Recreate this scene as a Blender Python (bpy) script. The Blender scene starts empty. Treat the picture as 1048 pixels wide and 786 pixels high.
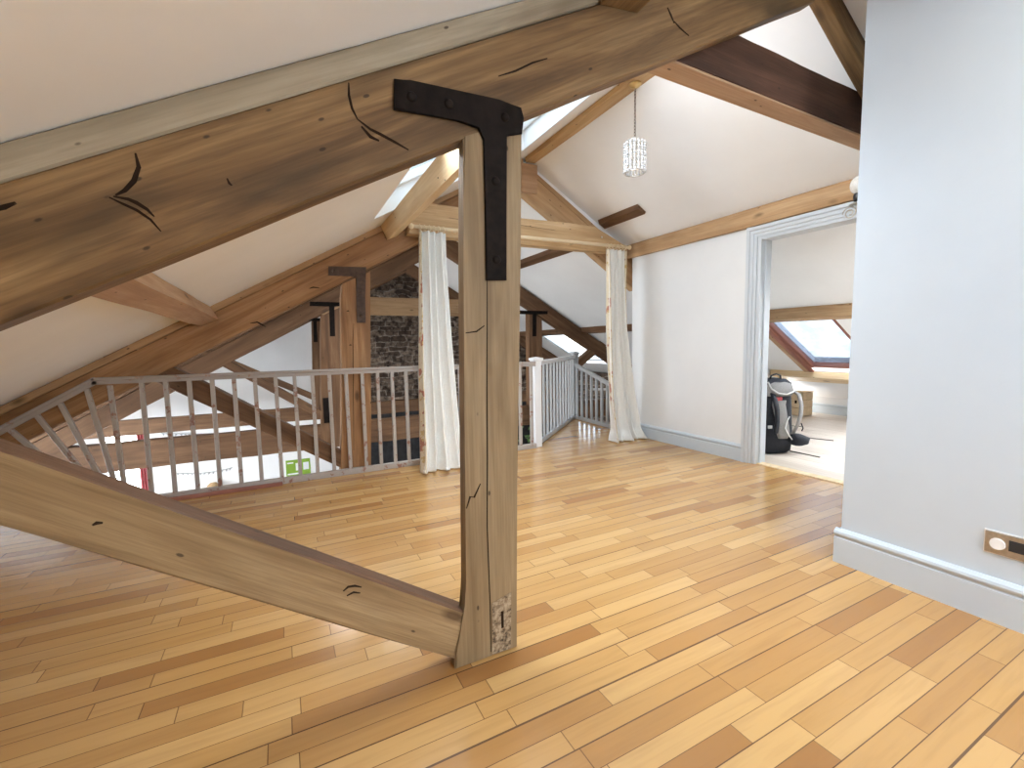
import bpy, bmesh, math, random
from mathutils import Vector, Matrix, noise as mnoise
random.seed(7)
D = bpy.data
col = bpy.context.scene.collection
sc = bpy.context.scene
V = Vector
rad = math.radians

# ------------------------------------------------------------------ materials
class NT:
    def __init__(s, name):
        s.m = D.materials.new(name); s.m.use_nodes = True
        s.t = s.m.node_tree; s.n = s.t.nodes; s.l = s.t.links
        s.n.clear()
        s.out = s.n.new('ShaderNodeOutputMaterial')
    def add(s, typ, **kw):
        nd = s.n.new(typ)
        for k, v in kw.items():
            if k.startswith('i_'):
                nd.inputs[k[2:].replace('_', ' ')].default_value = v
            else:
                setattr(nd, k, v)
        return nd
    def link(s, a, b): s.l.new(a, b)
    def math(s, op, a, b=None, c=None):
        nd = s.n.new('ShaderNodeMath'); nd.operation = op
        for i, x in enumerate((a, b, c)):
            if x is None: continue
            if isinstance(x, (int, float)): nd.inputs[i].default_value = x
            else: s.l.new(x, nd.inputs[i])
        return nd.outputs[0]
    def ramp(s, fac, stops):
        r = s.n.new('ShaderNodeValToRGB')
        e = r.color_ramp.elements
        while len(e) < len(stops): e.new(0.5)
        for el, (p, c) in zip(e, stops):
            el.position = p; el.color = (*c, 1) if len(c) == 3 else c
        s.l.new(fac, r.inputs[0]); return r.outputs[0]
    def mix(s, fac, a, b, mode='MIX'):
        nd = s.n.new('ShaderNodeMix'); nd.data_type = 'RGBA'; nd.blend_type = mode
        for sock, x in ((nd.inputs[0], fac), (nd.inputs[6], a), (nd.inputs[7], b)):
            if isinstance(x, (int, float)): sock.default_value = x
            elif isinstance(x, tuple): sock.default_value = (*x, 1) if len(x) == 3 else x
            else: s.l.new(x, sock)
        return nd.outputs[2]
    def coords(s, which='Object', scale=(1, 1, 1), rnd=False):
        tc = s.n.new('ShaderNodeTexCoord').outputs[which]
        if rnd:
            oi = s.n.new('ShaderNodeObjectInfo')
            c = s.n.new('ShaderNodeVectorMath'); c.operation = 'SCALE'
            c.inputs[0].default_value = (37.0, 61.0, 17.0); s.l.new(oi.outputs['Random'], c.inputs['Scale'])
            a = s.n.new('ShaderNodeVectorMath'); a.operation = 'ADD'
            s.l.new(tc, a.inputs[0]); s.l.new(c.outputs[0], a.inputs[1]); tc = a.outputs[0]
        mp = s.n.new('ShaderNodeMapping'); mp.inputs['Scale'].default_value = scale
        s.l.new(tc, mp.inputs[0]); return mp.outputs[0]
    def noise(s, vec, scale=5, detail=3, rough=.55, dist=0.):
        nd = s.n.new('ShaderNodeTexNoise')
        nd.inputs['Scale'].default_value = scale; nd.inputs['Detail'].default_value = detail
        nd.inputs['Roughness'].default_value = rough; nd.inputs['Distortion'].default_value = dist
        s.l.new(vec, nd.inputs['Vector']); return nd.outputs[0]
    def bsdf(s, color, rough=.6, spec=.4, bump=None, bstr=.2, bdist=.01, coat=0., metal=0., trans=0., sheen=0.):
        b = s.n.new('ShaderNodeBsdfPrincipled')
        if isinstance(color, tuple): b.inputs['Base Color'].default_value = (*color, 1)
        else: s.l.new(color, b.inputs['Base Color'])
        if isinstance(rough, (int, float)): b.inputs['Roughness'].default_value = rough
        else: s.l.new(rough, b.inputs['Roughness'])
        b.inputs['Specular IOR Level'].default_value = spec
        b.inputs['Coat Weight'].default_value = coat
        b.inputs['Coat Roughness'].default_value = .12
        b.inputs['Metallic'].default_value = metal
        b.inputs['Transmission Weight'].default_value = trans
        b.inputs['Sheen Weight'].default_value = sheen
        if bump is not None:
            bp = s.n.new('ShaderNodeBump'); bp.inputs['Strength'].default_value = bstr
            bp.inputs['Distance'].default_value = bdist
            s.l.new(bump, bp.inputs['Height']); s.l.new(bp.outputs[0], b.inputs['Normal'])
        s.l.new(b.outputs[0], s.out.inputs[0]); return b

def wood(name, dark, mid, light, rough=.62, stain=(.10, .06, .03), stain_amt=.5, spec=.3, knots=True, patches=None):
    """Sawn timber, grain along local X."""
    t = NT(name)
    c1 = t.coords('Object', (1.1, 13, 13), True)
    g = t.noise(c1, 1.0, 5, .6, .6)
    c2 = t.coords('Object', (3.0, 110, 110), True)
    fine = t.noise(c2, 1.0, 3, .6)
    base = t.ramp(g, [(.28, dark), (.5, mid), (.74, light)])
    base = t.mix(t.math('MULTIPLY', t.math('SUBTRACT', .62, fine), 1.5), base, dark, 'MIX')
    c3 = t.coords('Object', (.9, 3.2, 3.2), True)
    st = t.noise(c3, 1.3, 3, .6, .3)
    stf = t.ramp(st, [(.50, (0, 0, 0)), (.68, (1, 1, 1))])
    base = t.mix(t.math('MULTIPLY', stf, stain_amt), base, stain)
    if patches:
        pn = t.noise(t.coords('Object', (4, 9, 9), True), 1.6, 4, .65)
        base = t.mix(t.ramp(pn, [(.56, (0, 0, 0)), (.62, (1, 1, 1))]), base, patches)
    if knots:
        vo = t.n.new('ShaderNodeTexVoronoi'); vo.inputs['Scale'].default_value = 1
        t.l.new(t.coords('Object', (2.0, 5.0, 5.0), True), vo.inputs['Vector'])
        kf = t.ramp(vo.outputs['Distance'], [(.05, (1, 1, 1)), (.13, (0, 0, 0))])
        base = t.mix(t.math('MULTIPLY', kf, .75), base, (.06, .032, .016))
        # small nail holes
        v2 = t.n.new('ShaderNodeTexVoronoi'); v2.inputs['Scale'].default_value = 1
        t.l.new(t.coords('Object', (7, 15, 15), True), v2.inputs['Vector'])
        nf = t.ramp(v2.outputs['Distance'], [(.055, (1, 1, 1)), (.085, (0, 0, 0))])
        base = t.mix(t.math('MULTIPLY', nf, .8), base, (.03, .018, .01))
    t.bsdf(base, rough, spec, t.math('ADD', fine, g), .35, .004)
    return t.m

M = {}
M['truss_near'] = wood('wood near truss', (.075, .040, .017), (.195, .112, .046), (.33, .205, .092), stain=(.045, .030, .016), stain_amt=.8)
M['post_near'] = wood('wood near post', (.155, .102, .052), (.255, .178, .096), (.345, .255, .150), stain=(.12, .082, .044), stain_amt=.45)
M['strut_near'] = wood('wood near strut', (.175, .11, .053), (.31, .21, .108), (.43, .315, .18), stain=(.16, .085, .04), stain_amt=.5)
M['strut_top'] = wood('wood weathered top edge', (.075, .038, .02), (.15, .078, .042), (.22, .125, .07), stain=(.05, .028, .016), stain_amt=.6)
M['strip_near'] = wood('wood pale batten', (.23, .185, .125), (.35, .29, .205), (.46, .395, .295), stain=(.14, .095, .055), stain_amt=.65)
M['truss_mid'] = wood('wood mid truss', (.20, .098, .04), (.36, .195, .088), (.50, .305, .155), stain=(.17, .085, .036), stain_amt=.6)
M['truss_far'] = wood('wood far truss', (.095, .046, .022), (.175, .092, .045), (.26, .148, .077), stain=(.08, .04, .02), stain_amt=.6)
M['collar_dark'] = wood('wood dark umber', (.055, .026, .016), (.105, .05, .030), (.17, .085, .05), stain=(.035, .018, .012), stain_amt=.6)
M['pink_pine'] = wood('wood pink pine', (.34, .205, .115), (.47, .305, .185), (.58, .41, .275), stain=(.30, .16, .08), stain_amt=.4)
M['ridge'] = wood('wood honey pine', (.42, .27, .13), (.58, .40, .22), (.70, .53, .33), stain=(.34, .2, .09), stain_amt=.4)
M['purlin'] = wood('wood tan purlin', (.33, .20, .10), (.47, .30, .16), (.58, .41, .24), stain=(.25, .14, .07), stain_amt=.45)
M['light_pine'] = wood('wood light pine', (.60, .44, .25), (.74, .58, .36), (.82, .69, .47), stain=(.5, .34, .18), stain_amt=.3)
M['red_frame'] = wood('redwood frame', (.23, .085, .06), (.33, .14, .10), (.42, .2, .15), stain=(.2, .08, .06), stain_amt=.3, knots=False)
M['pole'] = wood('pale pole', (.66, .52, .33), (.78, .66, .46), (.86, .76, .58), knots=False, stain_amt=.1)

def plaster(name, c, var=.03, rough=.85, bump=.12):
    t = NT(name)
    n = t.noise(t.coords('Object', (1, 1, 1)), 1.3, 4, .6)
    lo = tuple(x * (1 - var * 1.6) for x in c)
    cc = t.ramp(n, [(.35, lo), (.65, c)])
    f = t.noise(t.coords('Object', (1, 1, 1)), 70, 3, .6)
    t.bsdf(cc, rough, .25, f, bump, .002)
    return t.m
M['ceiling'] = plaster('white plaster', (.865, .88, .89))
M['wall_white'] = plaster('white wall paint', (.735, .755, .77))
M['wall_blue'] = plaster('blue grey wall paint', (.54, .605, .665), .03, .6)
M['skirting'] = plaster('blue grey satin paint', (.52, .585, .645), .04, .38, .0)
M['casing'] = plaster('grey satin paint', (.56, .61, .66), .03, .4, .0)
M['gable_white'] = plaster('gable limewash', (.90, .905, .90))
M['lower_floor'] = plaster('lower floor screed', (.42, .36, .30), .1)

def simple(name, c, rough=.5, metal=0., spec=.5, var=.12, scale=30, bump=.0, trans=0., sheen=0.):
    t = NT(name)
    n = t.noise(t.coords('Object', (1, 1, 1)), scale, 3, .6)
    cc = t.ramp(n, [(.3, tuple(x * (1 - var) for x in c)), (.7, tuple(min(1, x * (1 + var)) for x in c))])
    t.bsdf(cc, rough, spec, n if bump else None, bump, .003, metal=metal, trans=trans, sheen=sheen)
    return t.m
M['iron'] = simple('black wrought iron', (.011, .0075, .006), .75, 0, .12, .45, 22, .35)
M['iron_brown'] = simple('brown rusted iron', (.075, .047, .034), .65, 0, .3, .35, 25, .3)
M['crack'] = simple('dark split', (.022, .013, .008), .9, 0, .1)
M['brass'] = simple('brass', (.75, .55, .25), .3, .9)
M['chrome'] = simple('silver metal', (.62, .60, .57), .28, 1.)
M['steel'] = simple('brushed steel', (.50, .46, .41), .36, .85, .5, .15, 60)
M['white_plastic'] = simple('white plastic', (.82, .82, .82), .35, 0, .5, .02)
M['black_plastic'] = simple('black plastic', (.025, .025, .028), .45, 0, .5, .1)
M['crystal'] = simple('clear crystal beads', (.86, .87, .88), .05, 0, .9, .03, 30, 0, .45)
M['globe'] = simple('white shell globe', (.80, .79, .76), .25, 0, .6, .12, 60)
M['scroll'] = simple('tarnished silver scroll', (.45, .42, .36), .35, .8)
M['pack_black'] = simple('black pack nylon', (.022, .025, .033), .7, 0, .3, .3, 60, .2)
M['pack_grey'] = simple('grey mesh fabric', (.30, .29, .28), .85, 0, .2, .2, 180, .2)
M['pack_pipe'] = simple('pale piping', (.68, .68, .66), .6)
M['red_patch'] = simple('red patch', (.42, .05, .05), .6)
M['cardboard'] = simple('pale pine crate', (.63, .50, .33), .7, 0, .3, .12, 14)
M['green'] = simple('lime green paper', (.25, .42, .05), .6, 0, .3, .08, 8)
M['paper'] = simple('white paper', (.82, .84, .82), .7, 0, .3, .03)
M['red_cloth'] = simple('red cloth', (.45, .12, .13), .85, 0, .2, .2)
M['grey_leaf'] = simple('grey paper leaf', (.42, .43, .43), .8, 0, .2, .2)
M['leaf'] = simple('green leaf', (.10, .19, .06), .5, 0, .4, .4, 12)
M['basket'] = simple('tan wicker', (.50, .33, .17), .7, 0, .3, .3, 80, .3)
M['terracotta'] = simple('terracotta', (.45, .2, .11), .8)
M['plain_dark'] = simple('plain near black', (.03, .03, .032), .7, 0, .3, .3, 10)

def painted(name, paint, worn, amt):
    t = NT(name)
    n = t.noise(t.coords('Object', (1, 1, 1), True), 11, 4, .7)
    f = t.ramp(n, [(amt - .03, (0, 0, 0)), (amt + .03, (1, 1, 1))])
    c = t.mix(f, paint, worn)
    t.bsdf(c, .5, .4, n, .1, .002)
    return t.m
M['rail_paint'] = painted('worn taupe paint', (.40, .365, .335), (.27, .14, .10), .60)
M['rail_top'] = painted('worn grey handrail', (.36, .33, .305), (.34, .22, .17), .62)
M['rail_white'] = painted('white rail paint', (.74, .755, .77), (.6, .6, .6), .8)
M['rail_grey'] = painted('pale grey rail paint', (.40, .415, .43), (.5, .5, .5), .8)

# floor: strip boards running along X
def boards(name, w, ln, axis, cols, rough, seam, coat=.35):
    t = NT(name)
    sp = t.n.new('ShaderNodeSeparateXYZ'); t.l.new(t.coords('Object'), sp.inputs[0])
    U, W = (sp.outputs[0], sp.outputs[1]) if axis == 'X' else (sp.outputs[1], sp.outputs[0])
    r = t.math('DIVIDE', W, w); row = t.math('FLOOR', r); fr = t.math('FRACT', r)
    wn = t.n.new('ShaderNodeTexWhiteNoise'); wn.noise_dimensions = '1D'; t.l.new(row, wn.inputs['W'])
    lu = t.math('ADD', t.math('DIVIDE', U, ln), t.math('MULTIPLY', wn.outputs['Value'], 7.31))
    cl = t.math('FLOOR', lu); fu = t.math('FRACT', lu)
    cb = t.n.new('ShaderNodeCombineXYZ'); t.l.new(row, cb.inputs[0]); t.l.new(cl, cb.inputs[1])
    w2 = t.n.new('ShaderNodeTexWhiteNoise'); w2.noise_dimensions = '2D'; t.l.new(cb.outputs[0], w2.inputs['Vector'])
    base = t.ramp(w2.outputs['Value'], cols)
    # grain
    sc_ = (2.2, 34, 1) if axis == 'X' else (34, 2.2, 1)
    ad = t.n.new('ShaderNodeVectorMath'); ad.operation = 'ADD'
    t.l.new(t.coords('Object', sc_), ad.inputs[0])
    ml = t.n.new('ShaderNodeVectorMath'); ml.operation = 'SCALE'; ml.inputs['Scale'].default_value = 23.
    t.l.new(w2.outputs['Color'], ml.inputs[0]); t.l.new(ml.outputs[0], ad.inputs[1])
    g = t.noise(ad.outputs[0], 1.0, 4, .6, .4)
    base = t.mix(t.math('MULTIPLY', t.ramp(g, [(.45, (0, 0, 0)), (.8, (1, 1, 1))]), .35), base, (.26, .125, .045), 'MIX')
    # seams, each of its own weight
    sw = t.math('MULTIPLY', t.math('ADD', t.math('POWER', wn.outputs['Value'], 4), .36), seam)
    e1 = t.math('LESS_THAN', t.math('MULTIPLY', fr, w), sw)
    e2 = t.math('LESS_THAN', t.math('MULTIPLY', fu, ln), seam * .55)
    e = t.math('MAXIMUM', e1, t.math('MULTIPLY', e2, .8))
    base = t.mix(t.math('MULTIPLY', e, .9), base, (.085, .04, .018))
    ro = rough
    h = t.math('SUBTRACT', t.math('MULTIPLY', w2.outputs['Value'], .25), e)
    t.bsdf(base, ro, .5, h, .22, .0022, coat=coat)
    return t.m
M['floor'] = boards('golden strip floor', .074, .58, 'X', [(0, (.33, .155, .046)), (.12, (.43, .225, .072)), (.6, (.515, .295, .102)), (1, (.585, .36, .14))], .26, .0058)
M['floor_pale'] = boards('pale plank floor', .19, 2.6, 'Y', [(0, (.58, .50, .42)), (1, (.70, .63, .55))], .42, .006, .1)

def stone():
    t = NT('rubble stone')
    nv = t.n.new('ShaderNodeTexNoise'); nv.inputs['Scale'].default_value = 2.2; nv.inputs['Detail'].default_value = 2
    t.l.new(t.coords('Object'), nv.inputs['Vector'])
    mx = t.n.new('ShaderNodeVectorMath'); mx.operation = 'MULTIPLY_ADD'
    mx.inputs[1].default_value = (.25, .25, .25)
    t.l.new(nv.outputs['Color'], mx.inputs[0]); t.l.new(t.coords('Object'), mx.inputs[2])
    mp = t.n.new('ShaderNodeMapping'); mp.inputs['Rotation'].default_value = (rad(90), 0, 0)
    t.l.new(mx.outputs[0], mp.inputs[0])
    b = t.n.new('ShaderNodeTexBrick'); t.l.new(mp.outputs[0], b.inputs['Vector'])
    b.offset = .45; b.squash = .7; b.squash_frequency = 3
    for k, v in (('Scale', 1.), ('Mortar Size', .012), ('Mortar Smooth', .3), ('Brick Width', .34), ('Row Height', .115), ('Bias', -.1)):
        b.inputs[k].default_value = v
    b.inputs['Color1'].default_value = (.13, .09, .065, 1); b.inputs['Color2'].default_value = (.42, .32, .24, 1)
    b.inputs['Mortar'].default_value = (.46, .39, .32, 1)
    n = t.noise(t.coords('Object'), 9, 5, .7)
    c = t.mix(t.ramp(n, [(.38, (1, 1, 1)), (.62, (0, 0, 0))]), b.outputs['Color'], (.05, .035, .028))
    t.bsdf(c, .9, .2, t.math('ADD', n, t.math('MULTIPLY', b.outputs['Fac'], -1)), .8, .03)
    return t.m
M['stone'] = stone()

def cloth(name, floral):
    t = NT(name)
    n = t.noise(t.coords('Object', (1, 1, 1)), 60, 3, .6)
    base = t.ramp(n, [(.3, (.73, .73, .70)), (.7, (.79, .79, .765))])
    if floral:
        v = t.n.new('ShaderNodeTexNoise'); v.inputs['Scale'].default_value = 9; v.inputs['Detail'].default_value = 3
        t.l.new(t.coords('Object'), v.inputs['Vector'])
        base = t.mix(t.ramp(v.outputs[0], [(.56, (0, 0, 0)), (.61, (1, 1, 1))]), (.62, .54, .40), (.36, .15, .10))
        v2 = t.noise(t.coords('Object', (1.3, 1, 1.2)), 13, 2, .6)
        base = t.mix(t.ramp(v2, [(.60, (0, 0, 0)), (.64, (1, 1, 1))]), base, (.50, .36, .16))
    wr = t.noise(t.coords('Object', (3, 3, 1)), 8, 4, .6)
    t.bsdf(base, .9, .2, wr, .5, .02, sheen=.2)
    return t.m
M['curtain'] = cloth('cream curtain lining', False)
M['floral'] = cloth('floral curtain face', True)

def glass(name, tint, mottle):
    t = NT(name)
    tr = t.n.new('ShaderNodeBsdfTransparent'); gl = t.n.new('ShaderNodeBsdfGlossy'); gl.inputs['Roughness'].default_value = .05
    if mottle:
        n = t.noise(t.coords('Object', (1, 1.0, 1)), 3.0, 5, .65)
        n2 = t.noise(t.coords('Object', (10, 40, 10)), 2.0, 3, .6)
        c = t.mix(t.ramp(n, [(.40, (0, 0, 0)), (.62, (1, 1, 1))]), tint, tuple(min(1, x * mottle) for x in tint))
        c = t.mix(t.ramp(n2, [(.60, (0, 0, 0)), (.70, (.6, .6, .6))]), c, tuple(x * .55 for x in tint))
        t.l.new(c, tr.inputs[0])
    else:
        tr.inputs[0].default_value = (*tint, 1)
    mx = t.n.new('ShaderNodeMixShader'); mx.inputs[0].default_value = .06
    t.l.new(tr.outputs[0], mx.inputs[1]); t.l.new(gl.outputs[0], mx.inputs[2]); t.l.new(mx.outputs[0], t.out.inputs[0])
    return t.m
M['glass'] = glass('window glass', (.94, .96, .97), 0)
M['glass_dimmed'] = glass('sky dimming glass', (.125, .145, .155), 0)  # pane colour darkened so the sky behind reads pale blue, not white
M['glass_half_dimmed'] = glass('half dimmed sky glass', (.34, .37, .385), 0)  # colour holds back the sky's brightness in the far skylight
M['glass_dim_mottled'] = glass('mottled sky dimming glass', (.052, .064, .082), 1.45)  # dark colour and mottling put in to tone down the bright sky

# ------------------------------------------------------------------ object helpers
def tag(o, label=None, cat=None, group=None, kind=None):
    if label: o['label'] = label
    if cat: o['category'] = cat
    if group: o['group'] = group
    if kind: o['kind'] = kind
    return o
def thing(name, loc, label=None, cat=None, group=None, kind=None):
    o = D.objects.new(name, None); col.objects.link(o); o.location = loc
    o.empty_display_size = .1
    return tag(o, label, cat, group, kind)
def wloc(o):
    p = V(o.location)
    while o.parent: o = o.parent; p += V(o.location)
    return p
def obj(name, bm, mats, parent=None, mw=None, smooth=False, label=None, cat=None, group=None, kind=None):
    """link a bmesh (in local space of matrix mw) as one object"""
    bmesh.ops.recalc_face_normals(bm, faces=bm.faces)
    me = D.meshes.new(name); bm.to_mesh(me); bm.free()
    for m in (mats if isinstance(mats, (list, tuple)) else [mats]): me.materials.append(M[m] if isinstance(m, str) else m)
    if smooth:
        for p in me.polygons: p.use_smooth = True
    o = D.objects.new(name, me); col.objects.link(o)
    if mw is None: mw = Matrix.Identity(4)
    if parent is not None:
        o.parent = parent
        pw = Matrix.Translation(parent.get('_w', (0, 0, 0))) if False else world_of(parent)
        o.matrix_parent_inverse = Matrix.Identity(4)
        o.matrix_basis = pw.inverted() @ mw
    else:
        o.matrix_basis = mw
    return tag(o, label, cat, group, kind)
def world_of(o):
    m = o.matrix_basis.copy()
    while o.parent:
        o = o.parent; m = o.matrix_basis @ m
    return m
def center(bm):
    """move mesh origin to its box centre; returns the matrix"""
    vs = [v.co for v in bm.verts]
    lo = V([min(v[i] for v in vs) for i in range(3)]); hi = V([max(v[i] for v in vs) for i in range(3)])
    c = (lo + hi) / 2
    for v in bm.verts: v.co -= c
    return Matrix.Translation(c)
def B(): return bmesh.new()
def add_box(bm, lo, hi, bev=0., mi=0):
    lo, hi = V(lo), V(hi)
    r = bmesh.ops.create_cube(bm, size=1)
    for v in r['verts']: v.co = V([(lo[i] + hi[i]) / 2 + v.co[i] * (hi[i] - lo[i]) for i in range(3)])
    fs = {f for v in r['verts'] for f in v.link_faces}
    if bev:
        es = {e for v in r['verts'] for e in v.link_edges}
        q = bmesh.ops.bevel(bm, geom=list(es), offset=bev, segments=2, affect='EDGES', profile=.6)
        fs |= set(q['faces'])
    for f in fs:
        if f.is_valid: f.material_index = mi
def box(name, lo, hi, mat, parent=None, bev=.003, **kw):
    bm = B(); add_box(bm, lo, hi, bev); mw = center(bm)
    return obj(name, bm, mat, parent, mw, **kw)
def add_tube(bm, pts, r, n=8, mi=0, closed=False, cap=True):
    pts = [V(p) for p in pts]; rings = []
    N = len(pts); prev = None
    for i, p in enumerate(pts):
        if closed: tg = pts[(i + 1) % N] - pts[i - 1]
        else: tg = pts[min(i + 1, N - 1)] - pts[max(i - 1, 0)]
        tg.normalize()
        if prev is None:
            a = V((0, 0, 1)) if abs(tg.z) < .9 else V((1, 0, 0))
            u = tg.cross(a).normalized()
        else:
            u = (prev - tg * prev.dot(tg)).normalized()
        prev = u; w = tg.cross(u)
        rr = r[i] if isinstance(r, (list, tuple)) else r
        rings.append([bm.verts.new(p + (u * math.cos(2 * math.pi * k / n) + w * math.sin(2 * math.pi * k / n)) * rr) for k in range(n)])
    for i in range(N if closed else N - 1):
        a, b = rings[i], rings[(i + 1) % N]
        for k in range(n):
            f = bm.faces.new((a[k], a[(k + 1) % n], b[(k + 1) % n], b[k])); f.material_index = mi; f.smooth = True
    if cap and not closed:
        bm.faces.new(rings[0][::-1]).material_index = mi; bm.faces.new(rings[-1]).material_index = mi
def add_prism(bm, outline, axis_from, axis_to, plane='XZ', mi=0):
    """outline 2D in plane, extruded along the remaining axis"""
    def mk(p, t):
        if plane == 'XZ': return V((p[0], t, p[1]))
        if plane == 'YZ': return V((t, p[0], p[1]))
        return V((p[0], p[1], t))
    a = [bm.verts.new(mk(p, axis_from)) for p in outline]; b = [bm.verts.new(mk(p, axis_to)) for p in outline]
    n = len(outline)
    fs = [bm.faces.new(a), bm.faces.new(b[::-1])]
    for i in range(n): fs.append(bm.faces.new((a[i], b[i], b[(i + 1) % n], a[(i + 1) % n])))
    for f in fs: f.material_index = mi
def add_lathe(bm, prof, c, n=20, mi=0):
    rings = []
    for r, z in prof:
        if r < 1e-5: rings.append([bm.verts.new((c[0], c[1], c[2] + z))])
        else: rings.append([bm.verts.new((c[0] + r * math.cos(2 * math.pi * k / n), c[1] + r * math.sin(2 * math.pi * k / n), c[2] + z)) for k in range(n)])
    for a, b in zip(rings, rings[1:]):
        for k in range(n):
            q = [a[k % len(a)], a[(k + 1) % len(a)], b[(k + 1) % len(b)], b[k % len(b)]]
            q2 = []
            for v in q:
                if v not in q2: q2.append(v)
            if len(q2) > 2:
                f = bm.faces.new(q2); f.material_index = mi; f.smooth = True
def add_sphere(bm, c, r, sub=1, mi=0, sq=(1, 1, 1)):
    q = bmesh.ops.create_icosphere(bm, subdivisions=sub, radius=r)
    for v in q['verts']:
        v.co = V((v.co.x * sq[0], v.co.y * sq[1], v.co.z * sq[2])) + V(c)
        for f in v.link_faces: f.material_index = mi; f.smooth = True

def xzmember(name, line_lo, line_hi, y0, y1, x0, x1, mat, parent, jit=.004, seg=None, cracks=(), cut0=None, cut1=None, topmat=None, **kw):
    """Timber in an XZ plane: lower edge z=a+b*x, upper edge z=a+b*x, between x0 and x1 (cut square to plumb),
       thickness y0..y1, chamfered arrises, slightly waney; grain along local X."""
    a0, b0 = line_lo; a1, b1 = line_hi
    ang = math.atan(b0)
    ex = V((math.cos(ang), 0, math.sin(ang))); ez = V((-math.sin(ang), 0, math.cos(ang))); ey = V((0, 1, 0))
    org = V((x0, y0, a0 + b0 * x0))
    R = Matrix((ex, ey, ez)).transposed().to_4x4(); mw = Matrix.Translation(org) @ R; inv = mw.inverted()
    n = seg or max(2, int(abs(x1 - x0) / .12)); c = .006
    bm = B(); rings = []; sd = random.uniform(0, 99)
    for i in range(n + 1):
        f = i / n
        xl = x0 + (x1 - x0) * f
        lo, hi = a0 + b0 * xl, a1 + b1 * xl
        j = lambda k: mnoise.noise(V((xl * 2.3, sd + k * 7.7, 0))) * jit
        xh = xl
        if cut0 is not None and i == 0: xh = xl + cut0; hi = a1 + b1 * xh
        if cut1 is not None and i == n: xh = xl + cut1; hi = a1 + b1 * xh
        P = [(xl, y0 + c, lo + j(0)), (xl, y0, lo + c + j(1)), (xh, y0, hi - c + j(2)), (xh, y0 + c, hi + j(3)),
             (xh, y1 - c, hi + j(4)), (xh, y1, hi - c + j(5)), (xl, y1, lo + c + j(6)), (xl, y1 - c, lo + j(7))]
        rings.append([bm.verts.new(inv @ V(p)) for p in P])
    for r0, r1 in zip(rings, rings[1:]):
        for k in range(8):
            f = bm.faces.new((r0[k], r1[k], r1[(k + 1) % 8], r0[(k + 1) % 8]))
            if topmat and k in (2, 3): f.material_index = 2
    bm.faces.new(rings[0]); bm.faces.new(rings[-1][::-1])
    for pts, w in cracks: add_crack(bm, pts, w, y0, inv)
    return obj(name, bm, [mat, 'crack'] + ([topmat] if topmat else []), parent, mw, **kw)
def add_crack(bm, pts, w, y0, inv):
    """a split in the face at y=y0: a tapering sliver, 3 mm deep in relief"""
    N = len(pts); rows = []
    for i, (x, z) in enumerate(pts):
        a = V(pts[max(i - 1, 0)]); b = V(pts[min(i + 1, N - 1)]); t = (b - a).normalized(); nn = V((-t.y, t.x))
        ww = .6 * w * math.sin(math.pi * (i + .35) / (N - .3)) * .5 + .0008
        rows.append([inv @ V((x + nn.x * ww, y0 - .0015, z + nn.y * ww)), inv @ V((x - nn.x * ww, y0 - .0015, z - nn.y * ww)),
                     inv @ V((x - nn.x * ww, y0 + .002, z - nn.y * ww)), inv @ V((x + nn.x * ww, y0 + .002, z + nn.y * ww))])
    rows = [[bm.verts.new(p) for p in r] for r in rows]
    for r0, r1 in zip(rows, rows[1:]):
        for k in range(4):
            f = bm.faces.new((r0[k], r1[k], r1[(k + 1) % 4], r0[(k + 1) % 4])); f.material_index = 1
    for r in (rows[0], rows[-1]): bm.faces.new(r).material_index = 1

def beam(name, p0, p1, w, h, mat, parent=None, up=(0, 0, 1), jit=.004, cham=.006, **kw):
    """straight timber, axis p0->p1, grain along local X, section w x h centred on the axis"""
    p0, p1 = V(p0), V(p1); ex = (p1 - p0); L = ex.length; ex.normalize()
    ey = V(up).cross(ex).normalized(); ez = ex.cross(ey)
    mw = Matrix.Translation(p0) @ Matrix((ex, ey, ez)).transposed().to_4x4()
    n = max(1, int(L / .15)); bm = B(); rings = []; sd = random.uniform(0, 99)
    hw, hh, c = w / 2, h / 2, min(cham, w / 5, h / 5)
    sec = [(-hw + c, -hh), (-hw, -hh + c), (-hw, hh - c), (-hw + c, hh), (hw - c, hh), (hw, hh - c), (hw, -hh + c), (hw - c, -hh)]
    for i in range(n + 1):
        x = L * i / n
        rings.append([bm.verts.new((x, y + mnoise.noise(V((x * 2.3, sd + k, 0))) * jit, z + mnoise.noise(V((x * 2.3, sd + k, 9))) * jit)) for k, (y, z) in enumerate(sec)])
    for r0, r1 in zip(rings, rings[1:]):
        for k in range(8): bm.faces.new((r0[k], r1[k], r1[(k + 1) % 8], r0[(k + 1) % 8]))
    bm.faces.new(rings[0]); bm.faces.new(rings[-1][::-1])
    return obj(name, bm, mat, parent, mw, **kw)

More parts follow.
